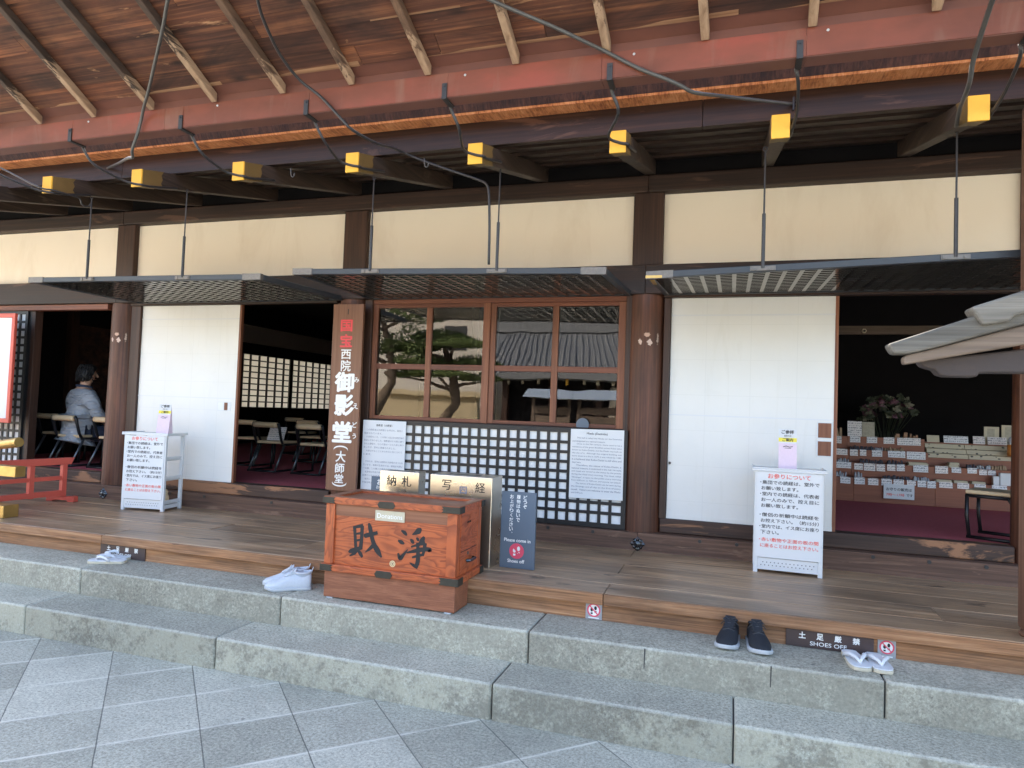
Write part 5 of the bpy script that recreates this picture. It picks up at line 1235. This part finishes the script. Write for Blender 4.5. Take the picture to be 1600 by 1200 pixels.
for f in (lambda p: p, mir):
    plank('verge_plank', 'grey_wood', f(mid), 2.200, 2.262, 0.008)
    plank('verge_board', 'tan_wood', f(tanp), 2.215, 2.25, 0.006)
    plank('ridge_plank', 'grey_wood', f(stub), 2.185, 2.262, 0.008)
    plank('bracket', 'purple_wood', f([(0.520,1.738),(0.530,1.722),(0.548,1.716),(0.560,1.714),(0.572,1.698),(0.590,1.693),(0.665,1.693),(0.672,1.704),(0.70,1.706),(1.35,1.71),(1.35,1.93),(0.78,1.775)]), 2.262, 2.32, 0.005)
    plank('roof_plank', 'grey_wood', f([(0.62,1.838),(0.62,1.806),(1.35,2.03),(1.35,2.07)]), 2.263, 2.80)
bx('stand_post', 'purple_wood', sr, 1.29, 1.41, 2.33, 2.45, 0.0, 1.95)

# ------------------------------------------------------------------ folding temple chairs
def make_chair(label):
    t = thing('chair', label, 'chair', (0,0,0), 'low temple chairs in the hall')
    MB().box(-0.155, 0.155, 0.04, 0.36, 0.312, 0.342).build('seat', 'tan_cushion', t, bevel=0.010, seg=3)
    MB().tube([(-0.150,-0.015,0.525),(-0.12,-0.020,0.525),(0,-0.024,0.525),(0.12,-0.020,0.525),(0.150,-0.015,0.525)], 0.031, 16).build('back_roll', 'tan_cushion', t, smooth=True)
    for sx in (-1, 1):
        x = sx*0.172
        MB().tube([(x-sx*0.012,-0.018,0.545),(x,-0.015,0.52),(x,0.035,0.36),(x,0.075,0.30)], [0.017,0.017,0.015,0.014], 10).build('back_post', 'chair_metal', t, smooth=True)
        MB().tube([(x,0.10,0.305),(x,0.03,0.17),(x,-0.055,0.012)], 0.0125, 8).build('rear_leg', 'chair_lit', t, smooth=True)
        MB().tube([(x,0.345,0.30),(x,0.345,0.15),(x,0.33,0.012)], 0.0125, 8).build('front_leg', 'chair_metal', t, smooth=True)
        MB().tube([(x,0.06,0.302),(x,0.355,0.302)], 0.012, 8).build('seat_rail', 'chair_metal', t, smooth=True)
        MB().tube([(x,-0.07,0.012),(x,0.345,0.012)], 0.012, 8).build('floor_rail', 'chair_metal', t, smooth=True)
    MB().tube([(-0.172,-0.06,0.012),(0.172,-0.06,0.012)], 0.012, 8).build('cross_bar', 'chair_metal', t, smooth=True)
    return t
proto = None
for x, y, r, lab in [(-6.98, 5.68, 0, 'low tan chair in the left room behind the seated person'),
                     (-6.43, 5.72, 0, 'low tan chair in the left room partly hidden by the pillar'),
                     (-7.56, 5.95, 0, 'low tan chair at the left side of the left room, beside the lattice'),
                     (-4.972, 6.50, 0, 'low tan chair in the second room, nearest the left white door'),
                     (-4.405, 6.50, 0, 'low tan chair in the second room next to the name board'),
                     (-5.62, 6.95, 0, 'low tan chair in the second room cut off by the white door edge'),
                     (-5.35, 7.85, 0, 'low tan chair in the rear row seen between the two front chairs'),
                     (-4.70, 7.85, 0, 'low tan chair in the rear row beside the name board'),
                     (-6.3, 8.9, 0, 'low tan chair farthest back in the second room'),
                     (2.0, 5.66, R(62), 'low chair in the shop doorway beside the porch post')]:
    if proto is None: proto = o = make_chair(lab)
    else: o = copy_tree(proto); o['label'] = lab
    o.location = (x, y, 0.76); o.rotation_euler.z = r
for x, y, z, rz, lab, cat in [(-5.02, 6.72, 1.103, 0.2, 'white printed sheet on the chair nearest the left white door', 'paper sheet')]:
    o = MB().hexa([(-0.10,0,0),(0.10,0,0),(0.10,0.012,0),(-0.10,0.012,0),(-0.09,0.06,0.15),(0.11,0.06,0.15),(0.11,0.066,0.15),(-0.09,0.066,0.15)]).build('printed_sheet', 'printed')
    o.location = (x, y, z); o.rotation_euler.z = rz; tag(o, lab, cat)

# ------------------------------------------------------------------ seated person
def skin(name, verts, edges, mat, parent, root=0, sub=2, origin=None):
    me = bpy.data.meshes.new(name); me.from_pydata([Vector(v[:3]) for v in verts], edges, [])
    me.materials.append(M[mat])
    o = bpy.data.objects.new(name, me); COL.objects.link(o)
    md = o.modifiers.new('skin', 'SKIN'); md.use_smooth_shade = True
    lay = me.skin_vertices[0].data
    for i, v in enumerate(verts):
        r = v[3]; lay[i].radius = r if isinstance(r, tuple) else (r, r); lay[i].use_root = (i == root)
    s2 = o.modifiers.new('sub', 'SUBSURF'); s2.levels = sub; s2.render_levels = sub
    o['_w'] = parent['_w'] if parent else (0,0,0)
    if parent: o.parent = parent
    return o
per = thing('person', 'person with dark hair in a grey jacket seated in the left room', 'person', (0,0,0))
V = [(0,0,0.40,(0.11,0.085)), (0,0.00,0.55,(0.115,0.08)), (0,0.005,0.72,(0.125,0.085)), (0,0.01,0.83,(0.10,0.07)), (0,0.02,0.895,0.050), (0.005,0.03,0.95,0.052), (0.01,0.045,1.02,(0.070,0.082)), (0.012,0.05,1.075,(0.062,0.072)), (0.012,0.05,1.115,(0.03,0.035)),
     (-0.17,0.005,0.815,0.048), (-0.235,0.03,0.56,0.038), (-0.15,0.26,0.47,0.030), (-0.10,0.33,0.46,0.024),
     (0.17,0.005,0.815,0.048), (0.265,0.04,0.58,0.038), (0.20,0.28,0.52,0.030), (0.14,0.35,0.50,0.024),
     (-0.09,0.05,0.39,0.085), (-0.14,0.42,0.40,0.062), (-0.15,0.40,0.09,0.040), (-0.16,0.52,0.035,0.032),
     (0.09,0.05,0.39,0.085), (0.15,0.42,0.40,0.062), (0.15,0.40,0.09,0.040), (0.16,0.52,0.035,0.032)]
E_ = [(0,1),(1,2),(2,3),(3,4),(4,5),(5,6),(6,7),(7,8),(3,9),(9,10),(10,11),(11,12),(3,13),(13,14),(14,15),(15,16),(0,17),(17,18),(18,19),(19,20),(0,21),(21,22),(22,23),(23,24)]
for hv, sx in ((12, 1), (16, -1)):       # five bent fingers on each hand
    hx, hy, hz = V[hv][:3]
    for k, (dx, ln) in enumerate(((-0.024, 0.060), (-0.008, 0.072), (0.008, 0.070), (0.024, 0.055))):
        i = len(V); V += [(hx+dx, hy+0.045, hz, 0.0095), (hx+dx*1.1, hy+0.045+ln*0.6, hz-0.012, 0.0085), (hx+dx*1.1, hy+0.045+ln, hz-0.040, 0.0075)]
        E_ += [(hv, i), (i, i+1), (i+1, i+2)]
    i = len(V); V += [(hx+sx*0.038, hy+0.015, hz-0.002, 0.011), (hx+sx*0.048, hy+0.05, hz-0.010, 0.009)]; E_ += [(hv, i), (i, i+1)]
skin('body', V, E_, 'skin', per)
fc = MB()
for sx in (-1, 1): fc.lathe([(0.010,-0.004),(0.012,0),(0.006,0.007)], (0,0,0), 10)
ears = MB()
for sx in (-1, 1):
    ears.add([(0.012+sx*(0.066+0.012*math.cos(a)*0.5), 0.045+0.018*math.cos(a), 1.02+0.030*math.sin(a)) for a in [k*math.pi/5 for k in range(10)]] + [(0.012+sx*0.082, 0.035, 1.022)], [(k, (k+1) % 10, 10) for k in range(10)])
ears.build('ear', 'skin', per, smooth=True)
MB().tube([(0.012,0.118,1.045),(0.012,0.138,1.01),(0.012,0.135,1.0)], [0.006,0.012,0.009], 8).build('nose', 'skin', per, smooth=True)
MB().box(-0.008,0.032,0.112,0.118,0.974,0.979).build('mouth', 'lip', per)
ey = MB()
for sx in (-1, 1): ey.cyl((0.012+sx*0.03,0.116,1.045), (0.012+sx*0.03,0.126,1.045), 0.009, 10)
ey.build('eye', 'ink', per)
J = [(0,-0.005,0.44,(0.185,0.13)), (0,-0.012,0.55,(0.165,0.125)), (0,-0.01,0.68,(0.18,0.125)), (0,0.0,0.79,(0.165,0.105)), (0,0.014,0.865,(0.078,0.070)),
     (-0.185,0.0,0.79,0.078), (-0.245,0.03,0.57,0.064), (-0.16,0.25,0.475,0.048),
     (0.185,0.0,0.79,0.078), (0.275,0.04,0.58,0.066), (0.21,0.265,0.525,0.048), (0,-0.03,0.34,(0.185,0.10))]
skin('jacket', J, [(0,1),(1,2),(2,3),(3,4),(3,5),(5,6),(6,7),(3,8),(8,9),(9,10),(0,11)], 'jacket', per)
MB().tube([(0.010*math.cos(a)+0.066*math.cos(a), 0.018+0.066*math.sin(a), 0.892-0.012*math.sin(a)) for a in [k*math.pi/8 for k in range(17)]], 0.014, 8).build('collar', 'trousers', per, smooth=True)
skin('trousers', [(0,0.02,0.395,(0.15,0.095)), (-0.09,0.08,0.39,0.098), (-0.14,0.43,0.40,0.078), (-0.15,0.41,0.10,0.058), (0.09,0.08,0.39,0.098), (0.15,0.43,0.40,0.078), (0.15,0.41,0.10,0.058)], [(0,1),(1,2),(2,3),(0,4),(4,5),(5,6)], 'trousers', per)
hb = MB(); hr = random.Random(5); rings = []
for zz, rx, ry, oy in ((0.945,0.052,0.040,0.005),(0.975,0.076,0.075,0.012),(1.01,0.084,0.088,0.020),(1.05,0.088,0.095,0.030),(1.085,0.084,0.092,0.040),(1.115,0.066,0.074,0.046),(1.137,0.036,0.042,0.05),(1.143,0.008,0.01,0.05)):
    rg = []
    for k in range(24):
        a = 2*math.pi*k/24; f = 1.0 + hr.uniform(-0.035, 0.035)
        yy = ry*math.sin(a)*f
        lim = 0.035 if zz < 1.07 else 0.2          # leave the face bare
        rg.append((0.012+rx*math.cos(a)*f, min(oy+yy, oy+lim), zz+hr.uniform(-0.004, 0.004)))
    rings.append(rg)
hb.loft(rings).build('hair', 'hair', per, smooth=True, sub=1)
lk = MB()
for k in range(150):
    a = hr.uniform(math.pi*0.93, math.pi*2.07); zz = hr.uniform(0.955, 1.125); f = math.sqrt(max(0.05, 1-((zz-1.03)/0.125)**2)) if zz > 1.03 else 1.0
    p = Vector((0.012+0.087*f*math.cos(a), 0.035+0.095*f*math.sin(a), zz)); o_ = Vector((math.cos(a)*0.008, math.sin(a)*0.008, 0.004))
    lk.tube([p+Vector((0,0,0.022))-o_, p+o_, p+Vector((hr.uniform(-.012,.012), -0.003, -0.028))+o_*0.6], [0.004,0.0055,0.0012], 5)
lk.build('hair_locks', 'hair', per, smooth=True)
per.location = (-7.02, 5.90, 0.700); per.rotation_euler = (0, 0, R(-16)); per.scale = (1.10, 1.08, 1.05)

# ------------------------------------------------------------------ charm shop inside the right doorway
st = thing('shop_stand', 'stepped red brown display stand of the charm shop behind the right doorway', 'display stand', (1.6, 7.7, 0.76))
SX0, SX1 = 0.15, 2.75
fronts = [(7.63, 1.000), (7.78, 1.140), (7.93, 1.268), (8.08, 1.402)]
for i, (fy, tz) in enumerate(fronts):
    xr = SX1 if i < 2 else 1.915
    zb = 0.762 if i == 0 else fronts[i-1][1]
    for a, b in (((SX0, 1.185), (1.1865, 1.905), (1.9065, xr)) if i == 0 else ((SX0, 1.185), (1.1865, xr))):
        bx('front_board', 'shop_wood', st, a, b, fy, fy+0.012, zb+0.001, tz, bevel=0.0015, seg=1)
    bx('tier_top', 'shop_wood', st, SX0, xr, fy+0.0125, fy+0.155, tz-0.012, tz-0.002)
bx('right_cabinet', 'shop_wood', st, 1.925, 2.70, 7.985, 8.30, 1.139, 1.222, bevel=0.002)
bx('right_back', 'shop_wood', st, 1.925, 2.72, 8.15, 8.30, 1.223, 1.375, bevel=0.002)
bx('stand_back', 'shop_wood', st, SX0, 1.905, 8.236, 8.25, 0.77, 1.395)
ORD = ['first', 'second', 'third', 'fourth', 'fifth', 'sixth', 'seventh', 'eighth', 'ninth', 'tenth', 'eleventh', 'twelfth', 'thirteenth']
TIER = ['bottom', 'second', 'third', 'top']
cards = [
 (7.624, [(0.95,1.02,0.937,1.006),(1.062,1.156,0.937,1.004),(1.191,1.285,0.935,1.002),(1.314,1.407,0.935,1.002),(1.435,1.527,0.939,1.005),(1.541,1.632,0.954,1.004),(1.66,1.737,0.957,1.006),(1.751,1.826,0.944,1.007),(1.836,1.908,0.939,1.007),(1.936,2.05,0.951,1.006),(2.088,2.188,0.953,1.008),(2.23,2.325,0.955,1.006),(2.375,2.498,0.898,1.004)]),
 (7.774, [(1.04,1.182,1.08,1.142),(1.212,1.293,1.072,1.137),(1.301,1.406,1.067,1.14),(1.415,1.493,1.068,1.138),(1.512,1.587,1.077,1.142),(1.598,1.67,1.079,1.145),(1.745,1.877,1.079,1.148),(1.937,2.048,1.078,1.150),(2.079,2.16,1.094,1.146),(2.215,2.296,1.094,1.146),(2.313,2.38,1.085,1.136),(2.387,2.453,1.089,1.136)]),
 (7.924, [(1.058,1.168,1.208,1.272),(1.192,1.267,1.205,1.271),(1.286,1.346,1.21,1.273),(1.399,1.495,1.205,1.273),(1.547,1.705,1.207,1.274),(1.719,1.888,1.197,1.274)]),
 (8.074, [(1.084,1.131,1.324,1.401),(1.213,1.313,1.34,1.408),(1.374,1.473,1.339,1.405),(1.534,1.634,1.339,1.407),(1.661,1.878,1.332,1.408)])]
cr = random.Random(2)
for t, (y, L) in enumerate(cards):
    for i, (a, b, z0, z1) in enumerate(L):
        m = MB(); dz = cr.uniform(-0.004, 0.004); ty = cr.uniform(0.004, 0.012)
        m.hexa([(a,y-ty,z0),(b,y-ty,z0+dz),(b,y-ty+.003,z0+dz),(a,y-ty+.003,z0),(a,y,z1),(b,y,z1+dz),(b,y+.003,z1+dz),(a,y+.003,z1)])
        o = m.build('price_card', 'printed', origin=((a+b)/2, y, z0))
        tag(o, 'white price card on the %s tier of the charm shop stand, %s from the left' % (TIER[t], ORD[i]), 'price card', 'price cards of the charm shop')
ns = thing('hours_sign', 'larger white sign with shop hours hung on the front of the charm stand', 'sign', (1.587, 7.61, 0.81))
MB().box(1.452, 1.722, 7.606, 7.612, 0.814, 0.958).build('sheet', 'paper', ns, bevel=0.002)
q = MB(); put_text(q, 'お守りの販売は', 7.6052, 1.587, 0.908, w=0.225, h=0.032, bold=0.02); put_text(q, 'です', 7.6052, 1.680, 0.855, w=0.055, h=0.028, bold=0.02); q.build('lettering', 'ink_grey', ns)
q = MB(); put_text(q, '7時～17時', 7.6052, 1.555, 0.855, w=0.160, h=0.030, bold=0.015); q.build('red_lettering', 'ink_red', ns)
# goods on the tiers
def goods(name, mat, label, x, y, z, w, h, d, n, seed, cat='goods', lean=0.3, group=None):
    r = random.Random(seed); m = MB()
    for k in range(n):
        a = -w/2 + w*k/n; ww = w/n*r.uniform(0.6, 0.95); hh = h*r.uniform(0.6, 1.0); l = r.uniform(-lean, lean)*hh; yy = r.uniform(0, d*0.4)
        m.hexa([(a,yy,0),(a+ww,yy,0),(a+ww,yy+d*.5,0),(a,yy+d*.5,0),(a+l+ww*.1,yy+d*.1,hh),(a+l+ww*.9,yy+d*.1,hh*r.uniform(.85,1)),(a+l+ww*.9,yy+d*.6,hh),(a+l+ww*.1,yy+d*.6,hh)])
    o = m.build(name, mat, bevel=0.002, seg=1); o.location = (x, y, z); return tag(o, label, cat, group)
GD = [('goods_grey',1.08,7.66,0.999,0.10,0.055,5,'grey amulet packets at the left end of the bottom tier'),('goods_grey',1.24,7.66,0.999,0.08,0.060,3,'white and green amulet packets near the left of the bottom tier'),
 ('goods_dark',1.585,7.66,0.999,0.24,0.040,14,'dark amulet row behind the hours sign on the bottom tier'),('goods_grey',1.80,7.66,0.999,0.15,0.045,7,'grey amulet packets at the centre of the bottom tier'),
 ('goods_grey',1.11,7.81,1.139,0.14,0.04,6,'pale blue amulet packets at the left end of the second tier'),('goods_dark',1.38,7.81,1.139,0.22,0.045,12,'dark amulet row on the second tier'),('goods_dark',1.60,7.81,1.139,0.14,0.048,8,'black amulet row right of centre on the second tier'),
 ('goods_dark',2.27,7.81,1.139,0.10,0.045,5,'black beads at the right of the second tier'),('goods_grey',2.37,7.81,1.139,0.12,0.05,5,'silvery packets at the right of the second tier'),('goods_tan',2.50,7.81,1.139,0.14,0.05,6,'tan packets at the right end of the second tier'),
 ('goods_dark',1.32,7.96,1.267,0.22,0.045,12,'dark amulet row on the third tier'),('goods_grey',1.47,7.96,1.267,0.10,0.045,6,'grey amulet packets on the third tier'),('goods_tan',1.62,7.96,1.267,0.18,0.045,9,'brown amulet row on the third tier'),
 ('goods_tan',1.10,8.11,1.401,0.10,0.09,3,'tan wrapped bundle at the left end of the top tier'),('goods_wood',1.68,8.11,1.401,0.06,0.06,1,'plain wooden box on the top tier, leftmost of the row'),('goods_wood',1.755,8.11,1.401,0.05,0.075,1,'tall plain wooden box in the middle of the top tier row'),('goods_wood',1.83,8.11,1.401,0.09,0.055,3,'row of low wooden boxes at the right end of the top tier')]
for k, (mt, x, y, z, wv, h, n, lab) in enumerate(GD): goods('amulet_row' if mt in ('goods_dark','goods_grey') else 'goods_row', mt, lab, x, y, z, wv, h, 0.07, n, k+20, 'charms', 0.2)
def book(label, x, y, z, n, w=0.12):
    m = MB(); r = random.Random(int(x*100))
    for k in range(n): a = r.uniform(-.008, .008); m.box(a-w/2, a+w/2, 0, 0.085, k*0.0085, k*0.0085+0.0075)
    o = m.build('booklet_stack', 'cream'); o.location = (x, y, z); tag(o, label, 'booklets', 'booklet stacks in the charm shop')
book('cream booklet stack at right on the bottom tier, leftmost of three', 1.99, 7.66, 0.999, 3, 0.13)
book('cream booklet stack at right on the bottom tier, middle of three', 2.135, 7.66, 0.999, 3, 0.115)
book('cream booklet stack at right on the bottom tier, rightmost of three', 2.275, 7.66, 0.999, 3, 0.11)
book('wide cream booklet stack in the middle of the second tier', 1.80, 7.81, 1.139, 4, 0.17)
book('tall cream booklet stack right of the middle of the second tier', 2.11, 7.81, 1.139, 6, 0.085)
tg = thing('talisman_block', 'white paper packets stacked beside the doorway chair on the charm stand', 'packets', (2.48, 7.74, 1.0))
bx('packet', 'paper', tg, 2.405, 2.455, 7.68, 7.73, 1.001, 1.085, bevel=0.002); bx('packet', 'paper', tg, 2.462, 2.55, 7.68, 7.73, 1.001, 1.118, bevel=0.002)
for a, b, lab in ((1.93, 2.283, 'left cream compartment tray with rows of dark motifs on the charm stand'), (2.288, 2.690, 'right cream compartment tray with rows of dark motifs on the charm stand')):
    t = thing('charm_tray', lab, 'tray', ((a+b)/2, 8.0, 1.223), 'cream charm trays')
    for k in range(3):
        MB().hexa([(a,7.99+k*.062,1.2235+k*.048),(b,7.99+k*.062,1.2235+k*.048),(b,8.049+k*.062,1.2235+k*.048),(a,8.049+k*.062,1.2235+k*.048),(a,7.998+k*.062,1.266+k*.048),(b,7.998+k*.062,1.266+k*.048),(b,8.049+k*.062,1.2705+k*.048),(a,8.049+k*.062,1.2705+k*.048)]).build('compartment_row', 'tray', t, bevel=0.001, seg=1)
bkc = [(1.191,1.328,1.405,1.566,'left page of the double notice standing on the top tier','printed'),(1.332,1.452,1.405,1.562,'right page of the double notice standing on the top tier','picture'),
 (1.957,2.07,1.376,1.448,'cream card behind the left tray','cream'),(2.11,2.331,1.376,1.449,'wide white card behind the left tray','printed'),(2.374,2.478,1.376,1.455,'small white card behind the right tray','printed'),(2.502,2.67,1.376,1.453,'lavender tinted card behind the right tray','printed')]
for a, b, z0, z1, lab, mt in bkc:
    y = 8.085 if z0 > 1.4 else 8.155
    o = MB().hexa([(a,y,z0),(b,y,z0),(b,y+.004,z0),(a,y+.004,z0),(a,y+.02,z1),(b,y+.02,z1),(b,y+.024,z1),(a,y+.024,z1)]).build('notice_card', mt, origin=(a, y, z0)); tag(o, lab, 'card')
for a, b, z0, z1, lab in ((2.48,2.614,1.377,1.558,'smaller framed print standing behind the right tray'),(2.635,2.79,1.377,1.580,'larger framed print at the right end of the charm stand')):
    t = thing('framed_print', lab, 'framed print', ((a+b)/2, 8.2, z0)); bx('frame', 'cream', t, a, b, 8.20, 8.215, z0, z1, bevel=0.002); bx('picture', 'picture', t, a+.03, b-.04, 8.1985, 8.1998, z0+.03, z1-.02)
dm = thing('labelled_jar', 'white topped jar with an orange label at the right end of the charm stand', 'jar', (2.62, 7.98, 1.27))
MB().lathe([(0.045,0),(0.048,0.02),(0.048,0.115)], (2.655,7.96,1.2715), 16).build('body', 'orange_label', dm, smooth=True); MB().lathe([(0.047,0.1155),(0.045,0.16),(0.03,0.19),(0.01,0.20)], (2.655,7.96,1.2715), 16).build('lid', 'paper', dm, smooth=True)
tk = tag(MB().lathe([(0.0,0),(0.035,0),(0.05,0.15),(0.03,0.28),(0.055,0.36)], (1.72,9.0,0.765), 16).build('tall_vase', 'iron', smooth=True), 'tall dark flower vase behind the charm stand', 'vase')
fa_ = thing('flower_arrangement', 'large dim flower arrangement in the dark behind the charm stand', 'flowers', (1.72, 9.0, 1.1))
fr_ = random.Random(9); stm, pk, wh, lv = MB(), MB(), MB(), MB()
for k in range(90):
    a = fr_.uniform(0, 2*math.pi); e = fr_.uniform(-0.35, 1.4); rr = fr_.uniform(0.16, 0.33)
    p = Vector((1.72+rr*math.cos(a)*math.cos(e)*1.05, 8.85+rr*math.sin(a)*math.cos(e)*0.6, 1.66+rr*math.sin(e)*0.75))
    if k % 3 == 0: stm.tube([(1.72,8.95,1.12), ((1.72+p.x)/2, 8.92, 1.45), p], 0.004, 5)
    mb = (pk, wh, lv, lv)[k % 4]
    for j in range(5):
        b = 2*math.pi*j/5 + fr_.uniform(-.3, .3); s = fr_.uniform(0.025, 0.05)
        u = Vector((math.cos(b), fr_.uniform(-.5, .5), math.sin(b)*0.7))*s; v = Vector((-math.sin(b), fr_.uniform(-.6, .2), math.cos(b)))*s*0.4
        mb.add([p, p+u*0.6+v, p+u*1.2, p+u*0.6-v], [(0,1,2,3)])
stm.build('stem', 'dim_leaf', fa_); pk.build('pink_flowers', 'flower_pink', fa_); wh.build('pale_flowers', 'flower_white', fa_); lv.build('leaves', 'dim_leaf', fa_)
m = MB().prism([(1.475+0.028*math.cos(a), 2.638+0.028*math.sin(a)) for a in [k*math.pi/3 for k in range(6)]], 'xz', 8.93, 8.95)
o = m.build('nail_cover', 'cream', hall); MB().prism([(1.475+0.014*math.cos(a), 2.638+0.014*math.sin(a)) for a in [k*math.pi/5 for k in range(10)]], 'xz', 8.92, 8.9295).build('nail_head', 'iron', o)

# ------------------------------------------------------------------ courtyard behind the viewer (seen mirrored in the window panes)
def flip(Y): return 10.84 - Y
cw = tag(MB().box(-24, -9.1, flip(24)-0.3, flip(24), 0, 2.0).box(-24.2,-8.9,flip(24)-0.5,flip(24)+0.2,2.001,2.2).build('courtyard_wall', 'cream_wall', origin=(-16,flip(24),0)), 'long cream courtyard wall with a tile coping, mirrored in the window', 'wall')
def tree_pine(name, label, x, y, h, pads, seed, leaf='pine_leaf'):
    t = thing(name, label, 'tree', (x, y, 0)); r = random.Random(seed)
    path = [(x-0.5, y, 0), (x-0.25, y+.1, h*0.2), (x+0.35, y, h*0.42), (x+0.2, y-.1, h*0.62), (x-0.1, y, h*0.85), (x, y, h*0.97)]
    MB().tube(path, [0.24,0.2,0.16,0.13,0.08,0.03], 10).build('trunk', 'bark', t, smooth=True)
    lm, fo = MB(), MB()
    for (px, pz, rx, rzz) in pads:
        py = y + r.uniform(-0.6, 0.6)
        lm.tube([(x+0.1, y, pz-0.35), ((x+px)/2, (y+py)/2, pz-0.12), (px, py, pz-0.05)], [0.06,0.045,0.02], 6)
        for k in range(int(900*rx)):
            a = r.uniform(0, 2*math.pi); q_ = math.sqrt(r.random())
            c = Vector((px+rx*q_*math.cos(a), py+rx*0.8*q_*math.sin(a), pz + rzz*(1-q_*q_)*r.uniform(-0.2, 1) ))
            for j in range(2):
                dd = Vector((r.uniform(-1,1), r.uniform(-1,1), r.uniform(0,1))).normalized()*0.11; ee = dd.cross(Vector((r.uniform(-1,1),r.uniform(-1,1),r.uniform(-1,1)))).normalized()*0.022
                fo.add([c-ee, c+ee, c+dd], [(0,1,2)])
    lm.build('limb', 'bark', t, smooth=True); fo.build('crown', leaf, t)
    return t
yp = flip(20)
tree_pine('pine_tree', 'layered garden pine with a bent trunk, mirrored in the second window pane', -8.6, yp, 4.0, [(-9.0,3.75,1.0,0.35),(-9.6,3.35,0.8,0.3),(-8.1,3.45,1.1,0.3),(-9.3,2.95,1.0,0.3),(-7.8,2.95,0.9,0.28),(-8.7,2.55,1.1,0.3),(-9.9,2.5,0.7,0.25),(-7.6,2.45,0.7,0.25)], 4)
tree_pine('broad_tree', 'tall loose green tree left of the garden pine, mirrored in the first window pane', -10.4, flip(19), 5.5, [(-10.2,4.9,1.2,1.0),(-9.4,4.3,1.0,0.8),(-11.2,4.2,1.1,0.9),(-9.7,3.4,1.0,0.8),(-10.9,3.2,1.0,0.8),(-9.3,2.9,0.7,0.6)], 8, 'leaf')
bb = thing('beige_building', 'plain beige building with a dark opening behind the courtyard wall', 'building', (-16, flip(35), 0))
MB().box(-30, -12.4, flip(42), flip(34), 0, 7.2).build('wall', 'beige_wall', bb); bx('window', 'dark_window', bb, -14.9, -13.6, flip(34), flip(34)+0.05, 4.6, 6.0); bx('roof_slab', 'beige_wall', bb, -30.3, -12.1, flip(42.3), flip(33.6), 7.201, 7.6)
mb_ = thing('pillared_building', 'long pale building with a row of square pillars far behind the opposite hall', 'building', (-8, flip(48), 0))
MB().box(-22, 8, flip(56), flip(47), 0, 9).build('wall', 'beige_wall', mb_)
for k in range(12): bx('pillar', 'cream_wall', mb_, -21.5+k*2.5, -20.7+k*2.5, flip(46.9), flip(46.2), 0, 8.2)
bx('eaves_slab', 'beige_wall', mb_, -22.5, 8.5, flip(47), flip(45.5), 8.2, 8.8)
oh = thing('opposite_hall', 'opposite temple hall with a grey tiled roof, mirrored in the right window panes', 'temple hall', (-4, flip(32), 0))
rf = MB(); ez, rz_ = 3.05, 5.4
X0, X1, ya, yb_ = -9.6, 6.0, flip(26), flip(38); ym = flip(32)
rf.add([(X0,ya,ez),(X1,ya,ez),(X1-4,ym,rz_),(X0-1.8,ym,rz_),(X0,yb_,ez),(X1,yb_,ez),(X0,ya,ez-.25),(X1,ya,ez-.25),(X1,yb_,ez-.25),(X0,yb_,ez-.25)], [(0,1,2,3),(5,4,3,2),(1,5,2),(4,0,3),(0,6,7,1),(1,7,8,5),(5,8,9,4),(4,9,6,0),(6,9,8,7)])
rf.build('roof', 'tile_roof', oh)
rib = MB()
for k in range(60):
    x = X0+0.15+k*0.26; t_ = 1.0
    rib.tube([(x, ya, ez+0.03), (x*0.75-2.0 if False else x-1.2*(1-(x-X0)/(X1-X0))-2*((x-X0)/(X1-X0)), ym, rz_+0.02)], 0.05, 5)
rib.build('tile_ridges', 'tile_roof', oh)
rib = MB().box(X0-1.9, X1-3.9, ym-0.25, ym+0.25, rz_+0.001, rz_+0.45); rib.build('ridge', 'tile_roof', oh)
bx('wall', 'shadow_wood', oh, -9.3, 5, flip(36), flip(27.6), 0, 2.79)
for k in range(7): bx('pillar', 'hall_dark_z', oh, -9.2+k*2.0, -8.95+k*2.0, flip(27.55), flip(27.2), 0, 2.79)
bx('plaster_panel', 'plaster', oh, -4.7, -3.0, flip(27.6), flip(27.56), 1.4, 2.6)
for k in range(24): bx('rafter_end', 'gold_paint' if k == 5 else 'cream', oh, -9.2+k*0.6, -9.1+k*0.6, flip(26.3), flip(26.2), 2.62, 2.79)
for k, x in enumerate((-4.95, -3.75)):
    t = thing('plaque_rack', '%s plank rack with a small blue grey roof, mirrored in the right window' % ('left' if k == 0 else 'right'), 'rack', (x+.55, flip(17), 0), 'plaque racks in the courtyard')
    for px in (x+0.06, x+1.0): bx('post', 'tan_wood', t, px, px+0.07, flip(17), flip(16.93), 0, 1.95)
    for z in (0.95, 1.25, 1.5): bx('board', 'tan_wood', t, x+0.13, x+1.0, flip(17)+0.02, flip(17)+0.05, z, z+0.2)
    MB().prism([(flip(17)-0.35,1.90),(flip(17)+0.42,1.90),(flip(17)+0.035,2.12)], 'yz', x-0.05, x+1.18).build('roof', 'blue_roof', t)
bpy.data.objects.remove(_to); bpy.data.curves.remove(_tc)
for o in bpy.data.objects:
    if '_w' in o: del o['_w']
